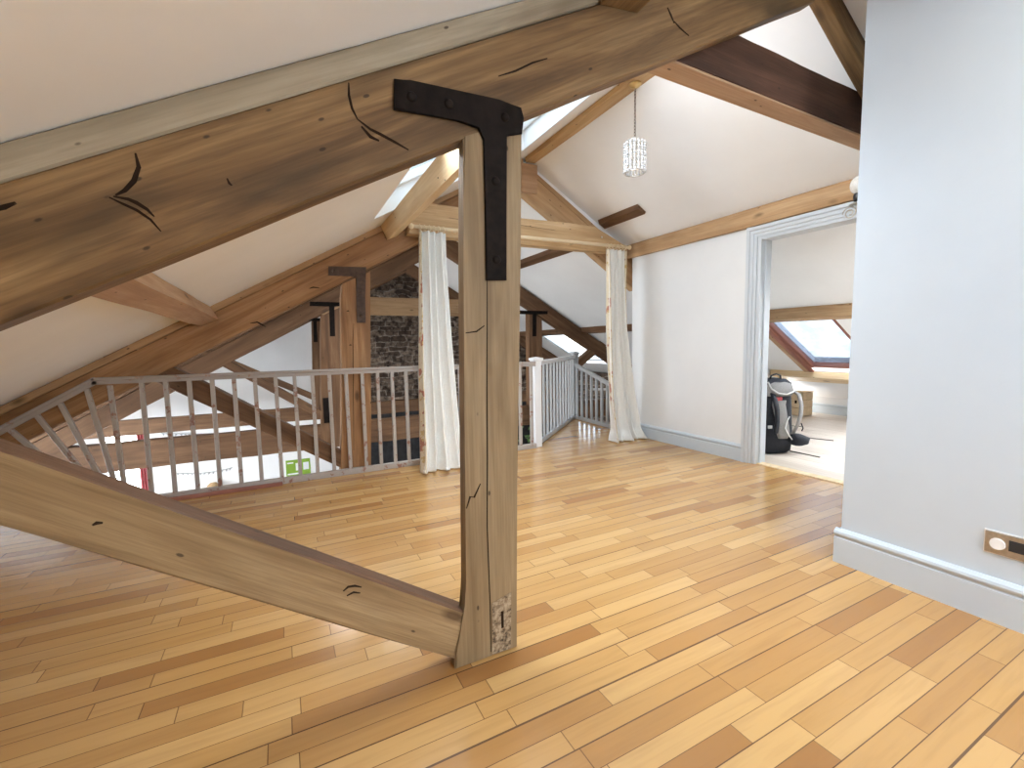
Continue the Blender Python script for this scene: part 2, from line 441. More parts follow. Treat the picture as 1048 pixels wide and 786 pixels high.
# ------------------------------------------------------------------ the shell
def slope(name, a, b, x0, x1, y0, y1, holes=(), th=.2, mat='ceiling'):
    """plastered roof slope z = a + b*x with thickness th above; holes = (x0,x1,y0,y1)"""
    xs = sorted({x0, x1, *[h[0] for h in holes], *[h[1] for h in holes]})
    ys = sorted({y0, y1, *[h[2] for h in holes], *[h[3] for h in holes]})
    bm = B(); vb = {}
    def vt(i, j, k):
        if (i, j, k) not in vb: vb[i, j, k] = bm.verts.new((xs[i], ys[j], a + b * xs[i] + (th if k else 0)))
        return vb[i, j, k]
    def solid(i, j):
        if not (0 <= i < len(xs) - 1 and 0 <= j < len(ys) - 1): return False
        cx, cy = (xs[i] + xs[i + 1]) / 2, (ys[j] + ys[j + 1]) / 2
        return not any(h[0] < cx < h[1] and h[2] < cy < h[3] for h in holes)
    for i in range(len(xs) - 1):
        for j in range(len(ys) - 1):
            if not solid(i, j): continue
            bm.faces.new([vt(i, j, 0), vt(i, j + 1, 0), vt(i + 1, j + 1, 0), vt(i + 1, j, 0)])
            bm.faces.new([vt(i, j, 1), vt(i + 1, j, 1), vt(i + 1, j + 1, 1), vt(i, j + 1, 1)])
            for di, dj, e in ((-1, 0, ((i, j), (i, j + 1))), (1, 0, ((i + 1, j), (i + 1, j + 1))), (0, -1, ((i, j), (i + 1, j))), (0, 1, ((i, j + 1), (i + 1, j + 1)))):
                if not solid(i + di, j + dj):
                    p, q = e
                    bm.faces.new([vt(*p, 0), vt(*q, 0), vt(*q, 1), vt(*p, 1)])
    return obj(name, bm, mat, kind='structure')
LA = (1.90, .533); LB = (1.76, .56); LC = (1.72, .56)
RB = (3.1 + .58 * 2.45, -.58); RC = (2.19 + .575 * 3.8, -.575)
HOLE_A = (.85, 2.15, -1.5, -.1); HOLE_B = (.72, 2.10, 2.58, 3.76); HOLE_N = (.15, 2.25, 1.66, 2.48); HOLE_C = (.3, 1.3, 5.1, 6.1); HOLE_D = (5.42, 6.60, 2.78, 3.60); HOLE_G = (4.9, 6.3, .7, 2.3)
HOLE_E = (5.3, 6.45, 7.75, 8.85)
Y0, YA, YB, YG = -2.6, 1.55, 4.34, 10.6
ceil_parts = [
    ('ceiling', LA, -3.55, 2.46, Y0, YA, [HOLE_A]),
    ('ceiling', LB, -3.12, 2.46, YA, YB, [HOLE_B, HOLE_N]),
    ('ceiling', LC, -3.6, 2.46, YB, YG, [HOLE_C]),
    ('ceiling', RB, 2.46, 7.62, Y0, YB, [HOLE_D, HOLE_G]),
    ('ceiling', RC, 2.46, 7.0, YB, YG, [HOLE_E]),
]
for nm, (a, b), x0, x1, y0, y1, hs in ceil_parts: slope(nm, a, b, x0, x1, y0, y1, hs)

# upper floor (landing triangle included), pale floor of the far room, lower floor
bm = B(); add_prism(bm, [(-3.6, Y0), (3.92, Y0), (3.92, 4.24), (3.96, 5.62), (2.50, 4.24), (-3.6, 4.24)], -.24, 0, 'XY')
obj('floor', bm, 'floor', kind='structure')
bm = B(); add_box(bm, (3.921, Y0, -.24), (7.62, 4.24, -.002)); obj('floor', bm, 'floor_pale', kind='structure')
bm = B(); add_box(bm, (-3.6, 4.0, -2.75), (7.0, YG, -2.6)); obj('floor', bm, 'lower_floor', kind='structure')
# walls
def wall(name, outline, t0, t1, plane, mat, holes=None):
    bm = B(); add_prism(bm, outline, t0, t1, plane)
    return obj(name, bm, mat, kind='structure')
zl = lambda x: RB[0] + RB[1] * x
wall('wall_right', [(2.5, 0), (3.80, 0), (3.80, zl(3.8) - .01), (2.5, zl(2.5) - .01)], Y0, 1.20, 'XZ', 'wall_blue')
# door wall: X 3.84-3.97, opening Y 1.77..2.53, z<2.06
H_ = zl(3.84) - .01
bm = B()
add_prism(bm, [(1.21, 0), (1.77, 0), (1.77, 2.06), (2.60, 2.06), (2.60, 0), (4.22, 0), (4.22, H_ - .08), (1.21, H_ - .08)], 3.84, 3.97, 'YZ')
obj('wall_far', bm, 'wall_white', kind='structure')
bm = B()
add_prism(bm, [(-3.6, 0), (.5, 0), (.5, 2.12), (-3.55, .02)], Y0 - .12, Y0, 'XZ')
add_prism(bm, [(.5, 0), (2.2, 0), (2.2, .7), (.5, .7)], Y0 - .12, Y0, 'XZ')
add_prism(bm, [(.5, 1.75), (2.2, 1.75), (2.2, 3.05), (.5, 2.12)], Y0 - .12, Y0, 'XZ')
add_prism(bm, [(2.2, 0), (7.6, 0), (7.6, .1), (2.46, 3.1), (2.2, 3.05)], Y0 - .12, Y0, 'XZ')
obj('wall_back', bm, 'wall_white', kind='structure')
# end wall between the far room and the stair
wall('wall_side', [(3.98, -2.6), (7.0, -2.6), (7.0, .2), (7.0, zl(7.0) - .01), (3.98, zl(3.98) - .01)], 4.245, 4.32, 'XZ', 'wall_white')
wall('wall_side', [(Y0, -.01), (4.24, -.01), (4.24, .36), (Y0, .36)], 7.36, 7.44, 'YZ', 'wall_white')
# gable: limewashed to the left, rubble stone to the right
zc = lambda x: LC[0] + LC[1] * x
zr = lambda x: RC[0] + RC[1] * x
bm = B()
add_prism(bm, [(-3.6, -2.6), (1.12, -2.6), (1.12, zc(1.12) + .05), (-2.42, zc(-2.42) + .05), (-2.42, -1.5), (-3.0, -1.5), (-3.0, zc(-3.0) + .05), (-3.6, zc(-3.6) + .05)], 10.46, 10.6, 'XZ')
add_prism(bm, [(-3.0, -.30), (-2.42, -.30), (-2.42, zc(-2.42) + .05), (-3.0, zc(-3.0) + .05)], 10.46, 10.6, 'XZ')
obj('wall_gable', bm, 'gable_white', kind='structure')
wall('wall_gable', [(1.12, -.28), (7.0, -.28), (7.0, zr(7.0) + .02), (2.46, 3.05), (1.12, zc(1.12) + .05)], 10.42, 10.6, 'XZ', 'stone')
wall('wall_gable', [(1.12, -2.6), (7.0, -2.6), (7.0, -.28), (1.12, -.28)], 10.42, 10.6, 'XZ', 'plain_dark')  # lower gable below the stone, one plain near-black tone
bm = B()
add_prism(bm, [(4.3, -2.6), (10.6, -2.6), (10.6, .1), (9.0, .1), (9.0, -2.3), (7.3, -2.3), (7.3, .1), (6.6, .1), (6.6, -2.3), (4.9, -2.3), (4.9, .1), (4.3, .1)], -3.7, -3.55, 'YZ')
obj('wall_left', bm, 'gable_white', kind='structure')
def flat_window(name, c, sx, sy, sz, nrm):
    # upright window: frame bars and one pane, with a sky portal
    c = V(c); e = thing(name, c, kind='structure')
    if sx < sy:
        for z in (c.z - sz / 2 + .03, c.z + sz / 2 - .03): box('window_frame', (c.x - .04, c.y - sy / 2, z - .03), (c.x + .04, c.y + sy / 2, z + .03), 'rail_white', e)
        for y in (c.y - sy / 2 + .03, c.y, c.y + sy / 2 - .03): box('window_frame', (c.x - .035, y - .03, c.z - sz / 2), (c.x + .035, y + .03, c.z + sz / 2), 'rail_white', e)
        q = [(c.x, c.y - sy / 2, c.z - sz / 2), (c.x, c.y + sy / 2, c.z - sz / 2), (c.x, c.y + sy / 2, c.z + sz / 2), (c.x, c.y - sy / 2, c.z + sz / 2)]
        L, W = sz, sy
    else:
        for z in (c.z - sz / 2 + .03, c.z + sz / 2 - .03): box('window_frame', (c.x - sx / 2, c.y - .04, z - .03), (c.x + sx / 2, c.y + .04, z + .03), 'rail_white', e)
        for x in (c.x - sx / 2 + .03, c.x + sx / 2 - .03): box('window_frame', (x - .03, c.y - .035, c.z - sz / 2), (x + .03, c.y + .035, c.z + sz / 2), 'rail_white', e)
        q = [(c.x - sx / 2, c.y, c.z - sz / 2), (c.x + sx / 2, c.y, c.z - sz / 2), (c.x + sx / 2, c.y, c.z + sz / 2), (c.x - sx / 2, c.y, c.z + sz / 2)]
        L, W = sz, sx
    bm = B(); bm.faces.new([bm.verts.new(p) for p in q]); mw = center(bm); obj('pane', bm, 'glass', e, mw)
    nv = V(nrm); ez = -nv; ex = V((0, 0, 1)); ey = ez.cross(ex)
    ld = D.lights.new('sky_portal', 'AREA'); ld.shape = 'RECTANGLE'; ld.size = L; ld.size_y = W; ld.cycles.is_portal = True
    lo_ = D.objects.new('sky_portal', ld); col.objects.link(lo_)
    lo_.matrix_basis = Matrix.Translation(c - nv * .12) @ Matrix((ex, ey, ez)).transposed().to_4x4()
wall('wall_side', [(4.3, -2.6), (10.6, -2.6), (10.6, .42), (4.3, .42)], 6.75, 6.9, 'YZ', 'stone')
wall('wall_lower', [(-3.6, -2.6), (3.9, -2.6), (3.9, -.245), (-3.6, -.245)], 4.0, 4.12, 'XZ', 'gable_white')

# skirting boards with a torus moulding
def skirting(name, p0, p1, h, nrm, mat, parent=None):
    """p0,p1 on the floor at the wall face; nrm points into the room"""
    p0, p1, nv = V(p0), V(p1), V(nrm)
    prof = [(0, 0), (.022, 0), (.022, h - .048), (.017, h - .044), (.017, h - .038), (.024, h - .032), (.027, h - .022), (.024, h - .011), (.015, h - .005), (.010, h), (0, h)]
    bm = B(); ra = [bm.verts.new(p0 + nv * d + V((0, 0, z))) for d, z in prof]; rb = [bm.verts.new(p1 + nv * d + V((0, 0, z))) for d, z in prof]
    n = len(prof)
    for i in range(n): bm.faces.new((ra[i], ra[(i + 1) % n], rb[(i + 1) % n], rb[i]))
    bm.faces.new(ra); bm.faces.new(rb[::-1])
    return obj(name, bm, mat, kind='structure')
skirting('baseboard_right', (2.5, Y0 + .02, 0), (2.5, 1.222, 0), .178, (-1, 0, 0), 'skirting')
skirting('baseboard_right', (2.492, 1.20, 0), (3.80, 1.20, 0), .178, (0, 1, 0), 'skirting')
skirting('baseboard_far', (3.84, 2.705, 0), (3.84, 4.2, 0), .16, (-1, 0, 0), 'skirting')
skirting('baseboard_side', (7.36, Y0 + .05, 0), (7.36, 4.22, 0), .15, (-1, 0, 0), 'skirting')

# doorway casing, jamb lining and threshold
dr = thing('door_1', (3.84, 2.15, 0), kind='structure')
def casing_profile_run(bm, p0, p1, inward, out, w=.092):
    """architrave: stepped moulding; inward = direction towards opening, out = into the room"""
    p0, p1, iv, ov = V(p0), V(p1), V(inward), V(out)
    prof = [(0, 0), (0, .012), (.026, .012), (.032, .021), (.058, .021), (.064, .032), (w, .032), (w, 0)]
    ra = [bm.verts.new(p0 - iv * d + ov * o) for d, o in prof]; rb = [bm.verts.new(p1 - iv * d + ov * o) for d, o in prof]
    n = len(prof)
    for i in range(n): bm.faces.new((ra[i], ra[(i + 1) % n], rb[(i + 1) % n], rb[i]))
    bm.faces.new(ra); bm.faces.new(rb[::-1])
for (q0, q1, iv) in (((3.84, 2.612, 0), (3.84, 2.612, 2.155), (0, -1, 0)), ((3.84, 1.76, 0), (3.84, 1.76, 2.155), (0, 1, 0))):
    bm = B(); casing_profile_run(bm, q0, q1, iv, (-1, 0, 0)); mw = center(bm); obj('architrave', bm, 'casing', dr, mw)
bm = B(); casing_profile_run(bm, (3.838, 1.668, 2.058), (3.838, 2.704, 2.058), (0, 0, -1), (-1, 0, 0)); mw = center(bm); obj('architrave', bm, 'casing', dr, mw)
box('door_jamb', (3.835, 2.577, 0), (3.985, 2.607, 2.06), 'casing', dr)
box('door_jamb', (3.835, 1.765, 0), (3.985, 1.795, 2.06), 'casing', dr)
box('door_jamb', (3.835, 1.795, 2.03), (3.985, 2.577, 2.062), 'casing', dr)
for y in (2.565, 1.795): box('door_stop', (3.89, y, 0), (3.92, y + .012, 2.03), 'casing', dr, .001)
box('strike_plate', (3.868, 2.5755, 1.0), (3.885, 2.578, 1.06), 'chrome', dr, 0, label='small dark metal strike plate')
box('trim_1', (3.86, 1.796, -.02), (3.95, 2.576, .008), 'light_pine', None, .003, kind='structure')

# ------------------------------------------------------------------ roof lights
def rooflight(name, ab, hole, frame_mat, pane_mat, bar=None, th=.2, fw=.05, drop=0., fh=.09):
    a, b = ab; x0, x1, y0, y1 = hole
    zc_ = lambda x: a + b * x + th
    e = thing(name, ((x0 + x1) / 2, (y0 + y1) / 2, zc_((x0 + x1) / 2)), kind='structure')
    ang = math.atan(b); up = V((-math.sin(ang), 0, math.cos(ang)))
    o = up * (.015 - drop)
    P = lambda x, y: V((x, y, zc_(x))) + o
    for p, q in ((P(x0, y0 + fw / 2), P(x1, y0 + fw / 2)), (P(x0, y1 - fw / 2), P(x1, y1 - fw / 2))):
        beam('window_frame', p, q, fw, fh, frame_mat, e, up, 0)
    for p, q in ((P(x0 + fw / 2, y0 + fw), P(x0 + fw / 2, y1 - fw)), (P(x1 - fw / 2, y0 + fw), P(x1 - fw / 2, y1 - fw))):
        beam('window_frame', p, q, fw, fh, frame_mat, e, up, 0)
    if bar:
        for xb in bar: beam('glazing_bar', P(xb, y0 + fw), P(xb, y1 - fw), .03, .05, frame_mat, e, up, 0)
    bm = B(); n = 1
    for s in (0, .006):
        pass
    c = [P(x0 + .01, y0 + .01), P(x1 - .01, y0 + .01), P(x1 - .01, y1 - .01), P(x0 + .01, y1 - .01)]
    lo = [bm.verts.new(v + up * .02) for v in c]
    bm.faces.new(lo)
    mw = center(bm); obj('pane', bm, pane_mat, e, mw)
    # daylight sampling aid at the opening: a light portal
    ld = D.lights.new('sky_portal', 'AREA'); ld.shape = 'RECTANGLE'; L = (x1 - x0) / math.cos(ang)
    ld.size = L; ld.size_y = y1 - y0; ld.cycles.is_portal = True
    lo_ = D.objects.new('sky_portal', ld); col.objects.link(lo_)
    ex = V((math.cos(ang), 0, math.sin(ang))); ey = V((0, 1, 0)); ez = up
    lo_.matrix_basis = Matrix.Translation(V(((x0 + x1) / 2, (y0 + y1) / 2, zc_((x0 + x1) / 2))) + up * .08) @ Matrix((ex, ey, ez)).transposed().to_4x4()
    return e
flat_window('window_7', (-2.71, 10.53, -.90), .58, .1, 1.2, (0, -1, 0))
flat_window('fill_window_8', (-3.62, 5.75, -1.1), .1, 1.7, 2.4, (1, 0, 0))  # unseen window, added to brighten the lower gable
flat_window('fill_window_9', (-3.62, 8.15, -1.1), .1, 1.7, 2.4, (1, 0, 0))  # second added window out of view, more light for the gable
flat_window('fill_window_10', (1.35, Y0 - .06, 1.225), 1.7, .1, 1.05, (0, 1, 0))  # window added behind the camera to fill the near bay with light
rooflight('window_1', LB, HOLE_B, 'rail_white', 'glass_dimmed', bar=(1.86,))
rooflight('fill_window_6', LB, HOLE_N, 'rail_white', 'glass')  # added rooflight hidden behind the near rafter, lights the middle bay
rooflight('fill_window_11', RB, HOLE_G, 'rail_white', 'glass')  # unseen rooflight added to brighten the room past the doorway
rooflight('fill_window_2', LA, HOLE_A, 'rail_white', 'glass')  # rooflight added behind the camera as fill for the near bay
rooflight('fill_window_3', LC, HOLE_C, 'rail_white', 'glass')  # rooflight added for extra light beyond the second truss
rooflight('window_4', RB, HOLE_D, 'red_frame', 'glass_dim_mottled', drop=.15, fw=.045, fh=.07)
rooflight('window_5', RC, HOLE_E, 'rail_grey', 'glass_half_dimmed', bar=(5.42,), drop=.15, fh=.05)

def lining(y, mat):
    p = [V((x, y, RB[0] + RB[1] * x - .012)) for x in (5.40, 6.58)]
    o = beam('trim_2', p[0], p[1], .065, .03, mat, None, (math.sin(math.atan(.58)), 0, math.cos(math.atan(.58))), 0); o['kind'] = 'structure'
lining(3.69, 'pink_pine'); lining(3.62, 'red_frame')
for p, q in (((4.594, 2.706), (4.583, 2.416)), ((5.34, 3.069), (5.46, 2.743)), ((5.919, 3.598), (6.0, 3.40))):
    beam('trim_3', (*p, .0), (*q, .0), .02, .008, 'crack', None, jit=0)['kind'] = 'structure'

# ------------------------------------------------------------------ roof trusses
GT = 'bolted timber roof trusses'
# --- near truss
T1 = thing('roof_truss', (.63, 1.43, 0), 'nearest roof truss, big olive brown rafter over a pale post with a black iron strap', 'roof truss', GT)
yf, yb = 1.43, 1.515
crk = [([(-.288, 1.632), (-.284, 1.60), (-.296, 1.565), (-.315, 1.54), (-.334, 1.526)], .016),
       ([(-.338, 1.523), (-.31, 1.52), (-.294, 1.513), (-.275, 1.500), (-.262, 1.484)], .013),
       ([(-.346, 1.52), (-.32, 1.507), (-.296, 1.496), (-.27, 1.476), (-.251, 1.449)], .009),
       ([(.22, 1.915), (.219, 1.88), (.226, 1.845), (.24, 1.818)], .010), ([(.24, 1.818), (.275, 1.797), (.307, 1.787), (.35, 1.772), (.389, 1.757)], .012),
       ([(.25, 1.80), (.275, 1.775), (.30, 1.768)], .014), ([(.706, 2.051), (.77, 2.083), (.84, 2.128), (.901, 2.158)], .008),
       ([(1.48, 2.503), (1.50, 2.48), (1.519, 2.455)], .012), ([(1.519, 2.462), (1.55, 2.447), (1.605, 2.43)], .009), ([(-.10, 1.60), (-.096, 1.588), (-.09, 1.583)], .008),
       ([(-.56, 1.46), (-.53, 1.475), (-.51, 1.487)], .016)]
xzmember('principal_rafter', (1.515, .533), (1.809, .533), yf, yb, -2.3, 2.50, 'truss_near', T1, .006, cracks=crk)
xzmember('packing_batten', (1.812, .533), (1.897, .533), yf + .004, yb - .004, -2.4, 2.42, 'strip_near', T1, .003)
xzmember('principal_rafter', (2.955 + .62 * 2.5, -.62), (3.15 + .60 * 2.5, -.60), yf + .003, yb, 2.50, 3.70, 'truss_near', T1)
# post with a flared foot, slightly leaning, one long shake down the face
bm = B()
cx_ = [(.528, .10), (.488, .0), (.735, 0), (.7355, .02), (.745, .5), (.770, 1.2), (.792, 1.95), (.57, 1.83), (.558, 1.55), (.548, 1.0), (.538, .5), (.530, .22), (.495, .10), (.486, .04)]
out = [(.486, 0), (.735, 0), (.7375, .25), (.748, .65), (.7645, 1.1), (.779, 1.5), (.793, 1.935), (.573, 1.835), (.562, 1.5), (.552, 1.1), (.543, .65), (.536, .31), (.533, .225), (.505, .115), (.486, .06)]
inv = Matrix(((0, 0, 1, 0), (0, 1, 0, 0), (-1, 0, 0, 0), (0, 0, 0, 1)))  # local X = up
mwp = Matrix.Translation((.63, yf - .004, 0)) @ Matrix(((0, 0, -1, 0), (0, 1, 0, 0), (1, 0, 0, 0), (0, 0, 0, 1)))
add_prism(bm, out, yf - .004, yf + .046, 'XZ')
bmesh.ops.bevel(bm, geom=[e for e in bm.edges if abs(e.verts[0].co.y - e.verts[1].co.y) < 1e-6], offset=.005, segments=2, affect='EDGES')
ivp = mwp.inverted()
for v in bm.verts: v.co = ivp @ v.co
add_crack(bm, [(.625, .02), (.626, .2), (.622, .5), (.629, .75), (.634, 1.0), (.640, 1.2), (.645, 1.40)], .0055, yf - .004, ivp)
add_crack(bm, [(.545, .58), (.56, .62), (.575, .615), (.60, .66)], .01, yf - .004, ivp)
add_crack(bm, [(.56, 1.19), (.60, 1.195), (.63, 1.215)], .006, yf - .004, ivp)
obj('queen_post', bm, ['post_near', 'crack'], T1, mwp)
# let-in patch at the foot of the post
t = NT('scraped paint patch')
n_ = t.noise(t.coords('Object', (1, 1, 1)), 38, 4, .7)
t.bsdf(t.ramp(n_, [(.36, (.045, .034, .024)), (.47, (.24, .175, .11)), (.62, (.42, .34, .24))]), .8, .2, n_, .5, .004); M['patch'] = t.m
bm = B(); add_prism(bm, [(.630, .012), (.705, .008), (.713, .225), (.634, .205)], yf - .0075, yf - .003, 'XZ'); mw = center(bm)
pt = obj('post_patch', bm, 'patch', T1, mw, label='scraped dark and cream patch at the foot of the post')
box('keyhole', (.668, yf - .0095, .10), (.678, yf - .006, .165), 'crack', pt, .001)
# strut
xzmember('strut', (.355, -.66), (.548, -.655), yf + .004, yb, -2.1, .545, 'strut_near', T1, .006, topmat='strut_top',
         cracks=[([(.13, .39), (.145, .40), (.165, .398), (.185, .388)], .01), ([(.14, .372), (.16, .378), (.18, .37)], .008), ([(-.44, .722), (-.432, .726), (-.42, .724)], .012)])
# iron strap: bent L with a heel over the rafter arris
bm = B()
oc = [(.345, 1.862), (.350, 1.952), (.40, 1.958), (.55, 1.963), (.70, 1.968), (.785, 1.962), (.795, 1.93), (.787, 1.875), (.722, 1.860), (.719, 1.60), (.716, 1.372), (.638, 1.368), (.641, 1.60), (.645, 1.83), (.625, 1.868), (.55, 1.872)]
add_prism(bm, oc, yf - .016, yf - .004, 'XZ')
bmesh.ops.bevel(bm, geom=[e for e in bm.edges if abs(e.verts[0].co.y - e.verts[1].co.y) < 1e-6], offset=.004, segments=2, affect='EDGES')
mw = center(bm); ir = obj('iron_strap', bm, 'iron', T1, mw)
for x, z in ((.40, 1.91), (.52, 1.915), (.72, 1.915), (.68, 1.70), (.677, 1.44)):
    bm = B(); add_sphere(bm, (x, yf - .016, z), .016, 2, 0, (1, .5, 1)); mw = center(bm); obj('bolt_head', bm, 'iron', ir, mw)
# collar (tie) of near truss, dark
bm_top = [([], 0)]
xzmember('collar_beam', (2.415, -.012), (2.660, -.018), 1.53, 1.645, 1.2, 3.72, 'collar_dark', T1, .014, seg=26)
beam('collar_soffit', (1.2, 1.588, 2.398), (3.72, 1.588, 2.362), .113, .012, 'pink_pine', T1, jit=.001, label='paler orange underside board of the dark collar')

# --- middle truss
T2 = thing('roof_truss', (.60, 4.28, 0), 'second roof truss, honey brown, behind the white balusters and curtain pole', 'roof truss', GT)
yf, yb = 4.28, 4.40
xzmember('principal_rafter', (1.437, .557), (1.70, .563), yf, yb, -2.6, 2.40, 'truss_mid', T2, .006,
         cracks=[([(-.21, 1.36), (-.16, 1.37), (-.12, 1.345), (-.10, 1.33)], .02), ([(.25, 1.66), (.28, 1.672), (.33, 1.668)], .016)])
xzmember('packing_batten', (1.703, .563), (1.765, .566), yf + .003, yb, -2.6, 2.38, 'purlin', T2, .003)
xzmember('principal_rafter', (2.705 + .616 * 2.45, -.616), (2.705 + .27 + .622 * 2.45, -.622), yf + .004, yb, 2.36, 3.95, 'purlin', T2, .005)
xzmember('packing_batten', (2.978 + .622 * 2.45, -.622), (3.03 + .60 * 2.45, -.60), yf + .003, yb, 2.52, 3.90, 'purlin', T2, .003)
# post: two timbers side by side, leaning a little
def post(parent, out, y0, y1, mat, cracks=(), name='queen_post'):
    bm = B(); add_prism(bm, out, y0, y1, 'XZ')
    bmesh.ops.bevel(bm, geom=[e for e in bm.edges if abs(e.verts[0].co.y - e.verts[1].co.y) < 1e-6], offset=.005, segments=1, affect='EDGES')
    mwp = Matrix.Translation((out[0][0], y0, 0)) @ Matrix(((0, 0, -1, 0), (0, 1, 0, 0), (1, 0, 0, 0), (0, 0, 0, 1))); ivp = mwp.inverted()
    for v in bm.verts: v.co = ivp @ v.co
    for pts, w in cracks: add_crack(bm, pts, w, y0, ivp)
    return obj(name, bm, [mat, 'crack'], parent, mwp)
post(T2, [(.36, -.35), (.64, -.35), (.69, 0), (.715, .5), (.745, 1.3), (.757, 1.62), (.768, 1.84), (.52, 1.71), (.505, 1.6), (.478, .95), (.45, .4), (.42, 0)], yf - .004, yb, 'truss_mid',
     [([(.545, .2), (.565, .7), (.585, 1.2), (.60, 1.36)], .006), ([(.545, 1.47), (.556, 1.475), (.566, 1.47)], .014), ([(.553, 1.165), (.563, 1.17), (.573, 1.165)], .014)])
def tstrap(parent, out, y, mat, bolts, th=.012):
    bm = B(); add_prism(bm, out, y - th, y, 'XZ'); mw = center(bm); s = obj('iron_strap', bm, mat, parent, mw)
    for x, z in bolts:
        bm = B(); add_sphere(bm, (x, y - th, z), .014, 1, 0, (1, .5, 1)); mw = center(bm); obj('bolt_head', bm, mat, s, mw)
tstrap(T2, [(.408, 1.779), (.412, 1.857), (.731, 1.868), (.726, 1.80), (.71, 1.6), (.703, 1.368), (.627, 1.368), (.634, 1.6), (.640, 1.775), (.60, 1.78)], yf - .004, 'iron_brown', [(.45, 1.82), (.668, 1.64), (.665, 1.43)])
xzmember('strut', (.335, -.666), (.505, -.682), yf + .004, yb, -2.2, .47, 'truss_far', T2, .008)
xzmember('tie_beam', (-.35, 0), (-.03, 0), yf + .01, yb, -3.4, 2.4, 'truss_far', T2, .01)
# right hand post of this truss stands behind the curtain
# lapped collar with splayed right end
bm = B(); oc = [(1.10, 2.178), (2.2, 2.178), (3.40, 2.185), (3.72, 2.20), (3.71, 2.27), (3.24, 2.452), (2.8, 2.456), (2.3, 2.442), (2.0, 2.462), (1.6, 2.470), (1.30, 2.476), (1.14, 2.30)]
org = V((1.1, 4.155, 2.178))
add_prism(bm, oc, 4.165, 4.278, 'XZ'); bmesh.ops.bevel(bm, geom=[e for e in bm.edges if abs(e.verts[0].co.y - e.verts[1].co.y) < 1e-6], offset=.006, segments=1, affect='EDGES')
for v in bm.verts: v.co -= org
add_crack(bm, [(1.5, 2.36), (1.9, 2.35), (2.3, 2.37), (2.7, 2.36)], .004, 4.165, Matrix.Translation(-org))
cb = obj('collar_beam', bm, ['ridge', 'crack'], T2, Matrix.Translation(org))
for x, z in ((1.72, 2.34), (3.33, 2.345)):
    bm = B(); add_sphere(bm, (x, 4.163, z), .014, 1, 0, (1, .4, 1)); mw = center(bm); obj('bolt_head', bm, 'chrome', cb, mw)
# apex block
bm = B(); add_prism(bm, [(2.335, 2.735), (2.525, 2.745), (2.53, 3.03), (2.335, 3.03)], 4.235, 4.28, 'XZ'); mw = center(bm); obj('apex_plate', bm, 'pink_pine', T2, mw)
# --- third truss
T3 = thing('roof_truss', (.68, 7.0, 0), 'third roof truss, dark brown, beyond the void between stair newels and stone gable', 'roof truss', GT)
yf, yb = 7.0, 7.13
xzmember('principal_rafter', (1.325, .562), (1.58, .565), yf, yb, -3.2, 2.45, 'truss_far', T3, .008)
xzmember('packing_batten', (1.585, .565), (1.70, .565), yf + .01, yb, -3.2, 2.45, 'truss_far', T3, .004)
xzmember('principal_rafter', (1.86 + .56 * 3.8, -.56), (2.165 + .575 * 3.8, -.575), yf, yb, 2.45, 6.6, 'truss_far', T3, .008)
post(T3, [(.44, -.3), (.72, -.3), (.80, 1.3), (.82, 1.74), (.54, 1.60), (.525, 1.4)], yf - .003, yb, 'truss_far')
post(T3, [(3.95, -.3), (4.22, -.3), (4.235, 1.4), (4.235, 1.60), (3.965, 1.73)], yf - .003, yb, 'truss_far')
tstrap(T3, [(.40, 1.74), (.405, 1.80), (.83, 1.80), (.83, 1.75), (.725, 1.74), (.715, 1.31), (.645, 1.31), (.655, 1.74)], yf - .003, 'iron', [(.48, 1.77), (.685, 1.5)])
tstrap(T3, [(3.75, 1.67), (3.75, 1.735), (4.35, 1.735), (4.35, 1.68), (4.115, 1.67), (4.105, 1.28), (4.03, 1.28), (4.04, 1.67)], yf - .003, 'iron', [(3.85, 1.70), (4.07, 1.5)])
xzmember('strut', (.437, -.705), (.567, -.70), yf + .004, yb, -2.3, .48, 'truss_far', T3, .006)
xzmember('strut', (.09 - .66 * 4.2, .66), (.27 - .66 * 4.2, .66), yf + .004, yb, 4.22, 6.15, 'truss_far', T3, .006)
xzmember('tie_beam', (-.32, 0), (.03, 0), yf + .005, yb, -3.5, 6.7, 'truss_far', T3, .012)
tstrap(T3, [(.50, .05), (.62, .05), (.62, .42), (.50, .42)], yf - .003, 'iron', [(.56, .3)])
# --- fourth truss
T4 = thing('roof_truss', (.65, 9.5, 0), 'farthest roof truss, dark brown, against the stone and white gable', 'roof truss', GT)
yf, yb = 9.5, 9.62
xzmember('principal_rafter', (1.36, .545), (1.62, .555), yf, yb, -3.2, 2.45, 'truss_far', T4, .008)
xzmember('principal_rafter', (2.68 + .57 * 2.45, -.57), (2.96 + .575 * 2.45, -.575), yf, yb, 2.45, 6.6, 'truss_far', T4, .008)
post(T4, [(.49, -.25), (.72, -.25), (.755, 1.4), (.755, 1.74), (.56, 1.66)], yf - .003, yb, 'truss_far')
post(T4, [(4.12, -.25), (4.36, -.25), (4.36, 1.62), (4.12, 1.74)], yf - .003, yb, 'truss_far')
tstrap(T4, [(.46, 1.665), (.46, 1.72), (.76, 1.72), (.76, 1.665), (.65, 1.66), (.645, 1.26), (.575, 1.26), (.585, 1.66)], yf - .003, 'iron', [(.61, 1.4)])
xzmember('strut', (.40, -.54), (.53, -.54), yf + .004, yb, -2.2, .50, 'truss_far', T4, .006)
xzmember('tie_beam', (-.26, 0), (.0, 0), yf + .005, yb, -3.5, 6.7, 'truss_far', T4, .012)
xzmember('collar_beam', (1.785, 0), (2.15, 0), yf - .08, yf - .004, .74, 4.2, 'purlin', T4, .006)

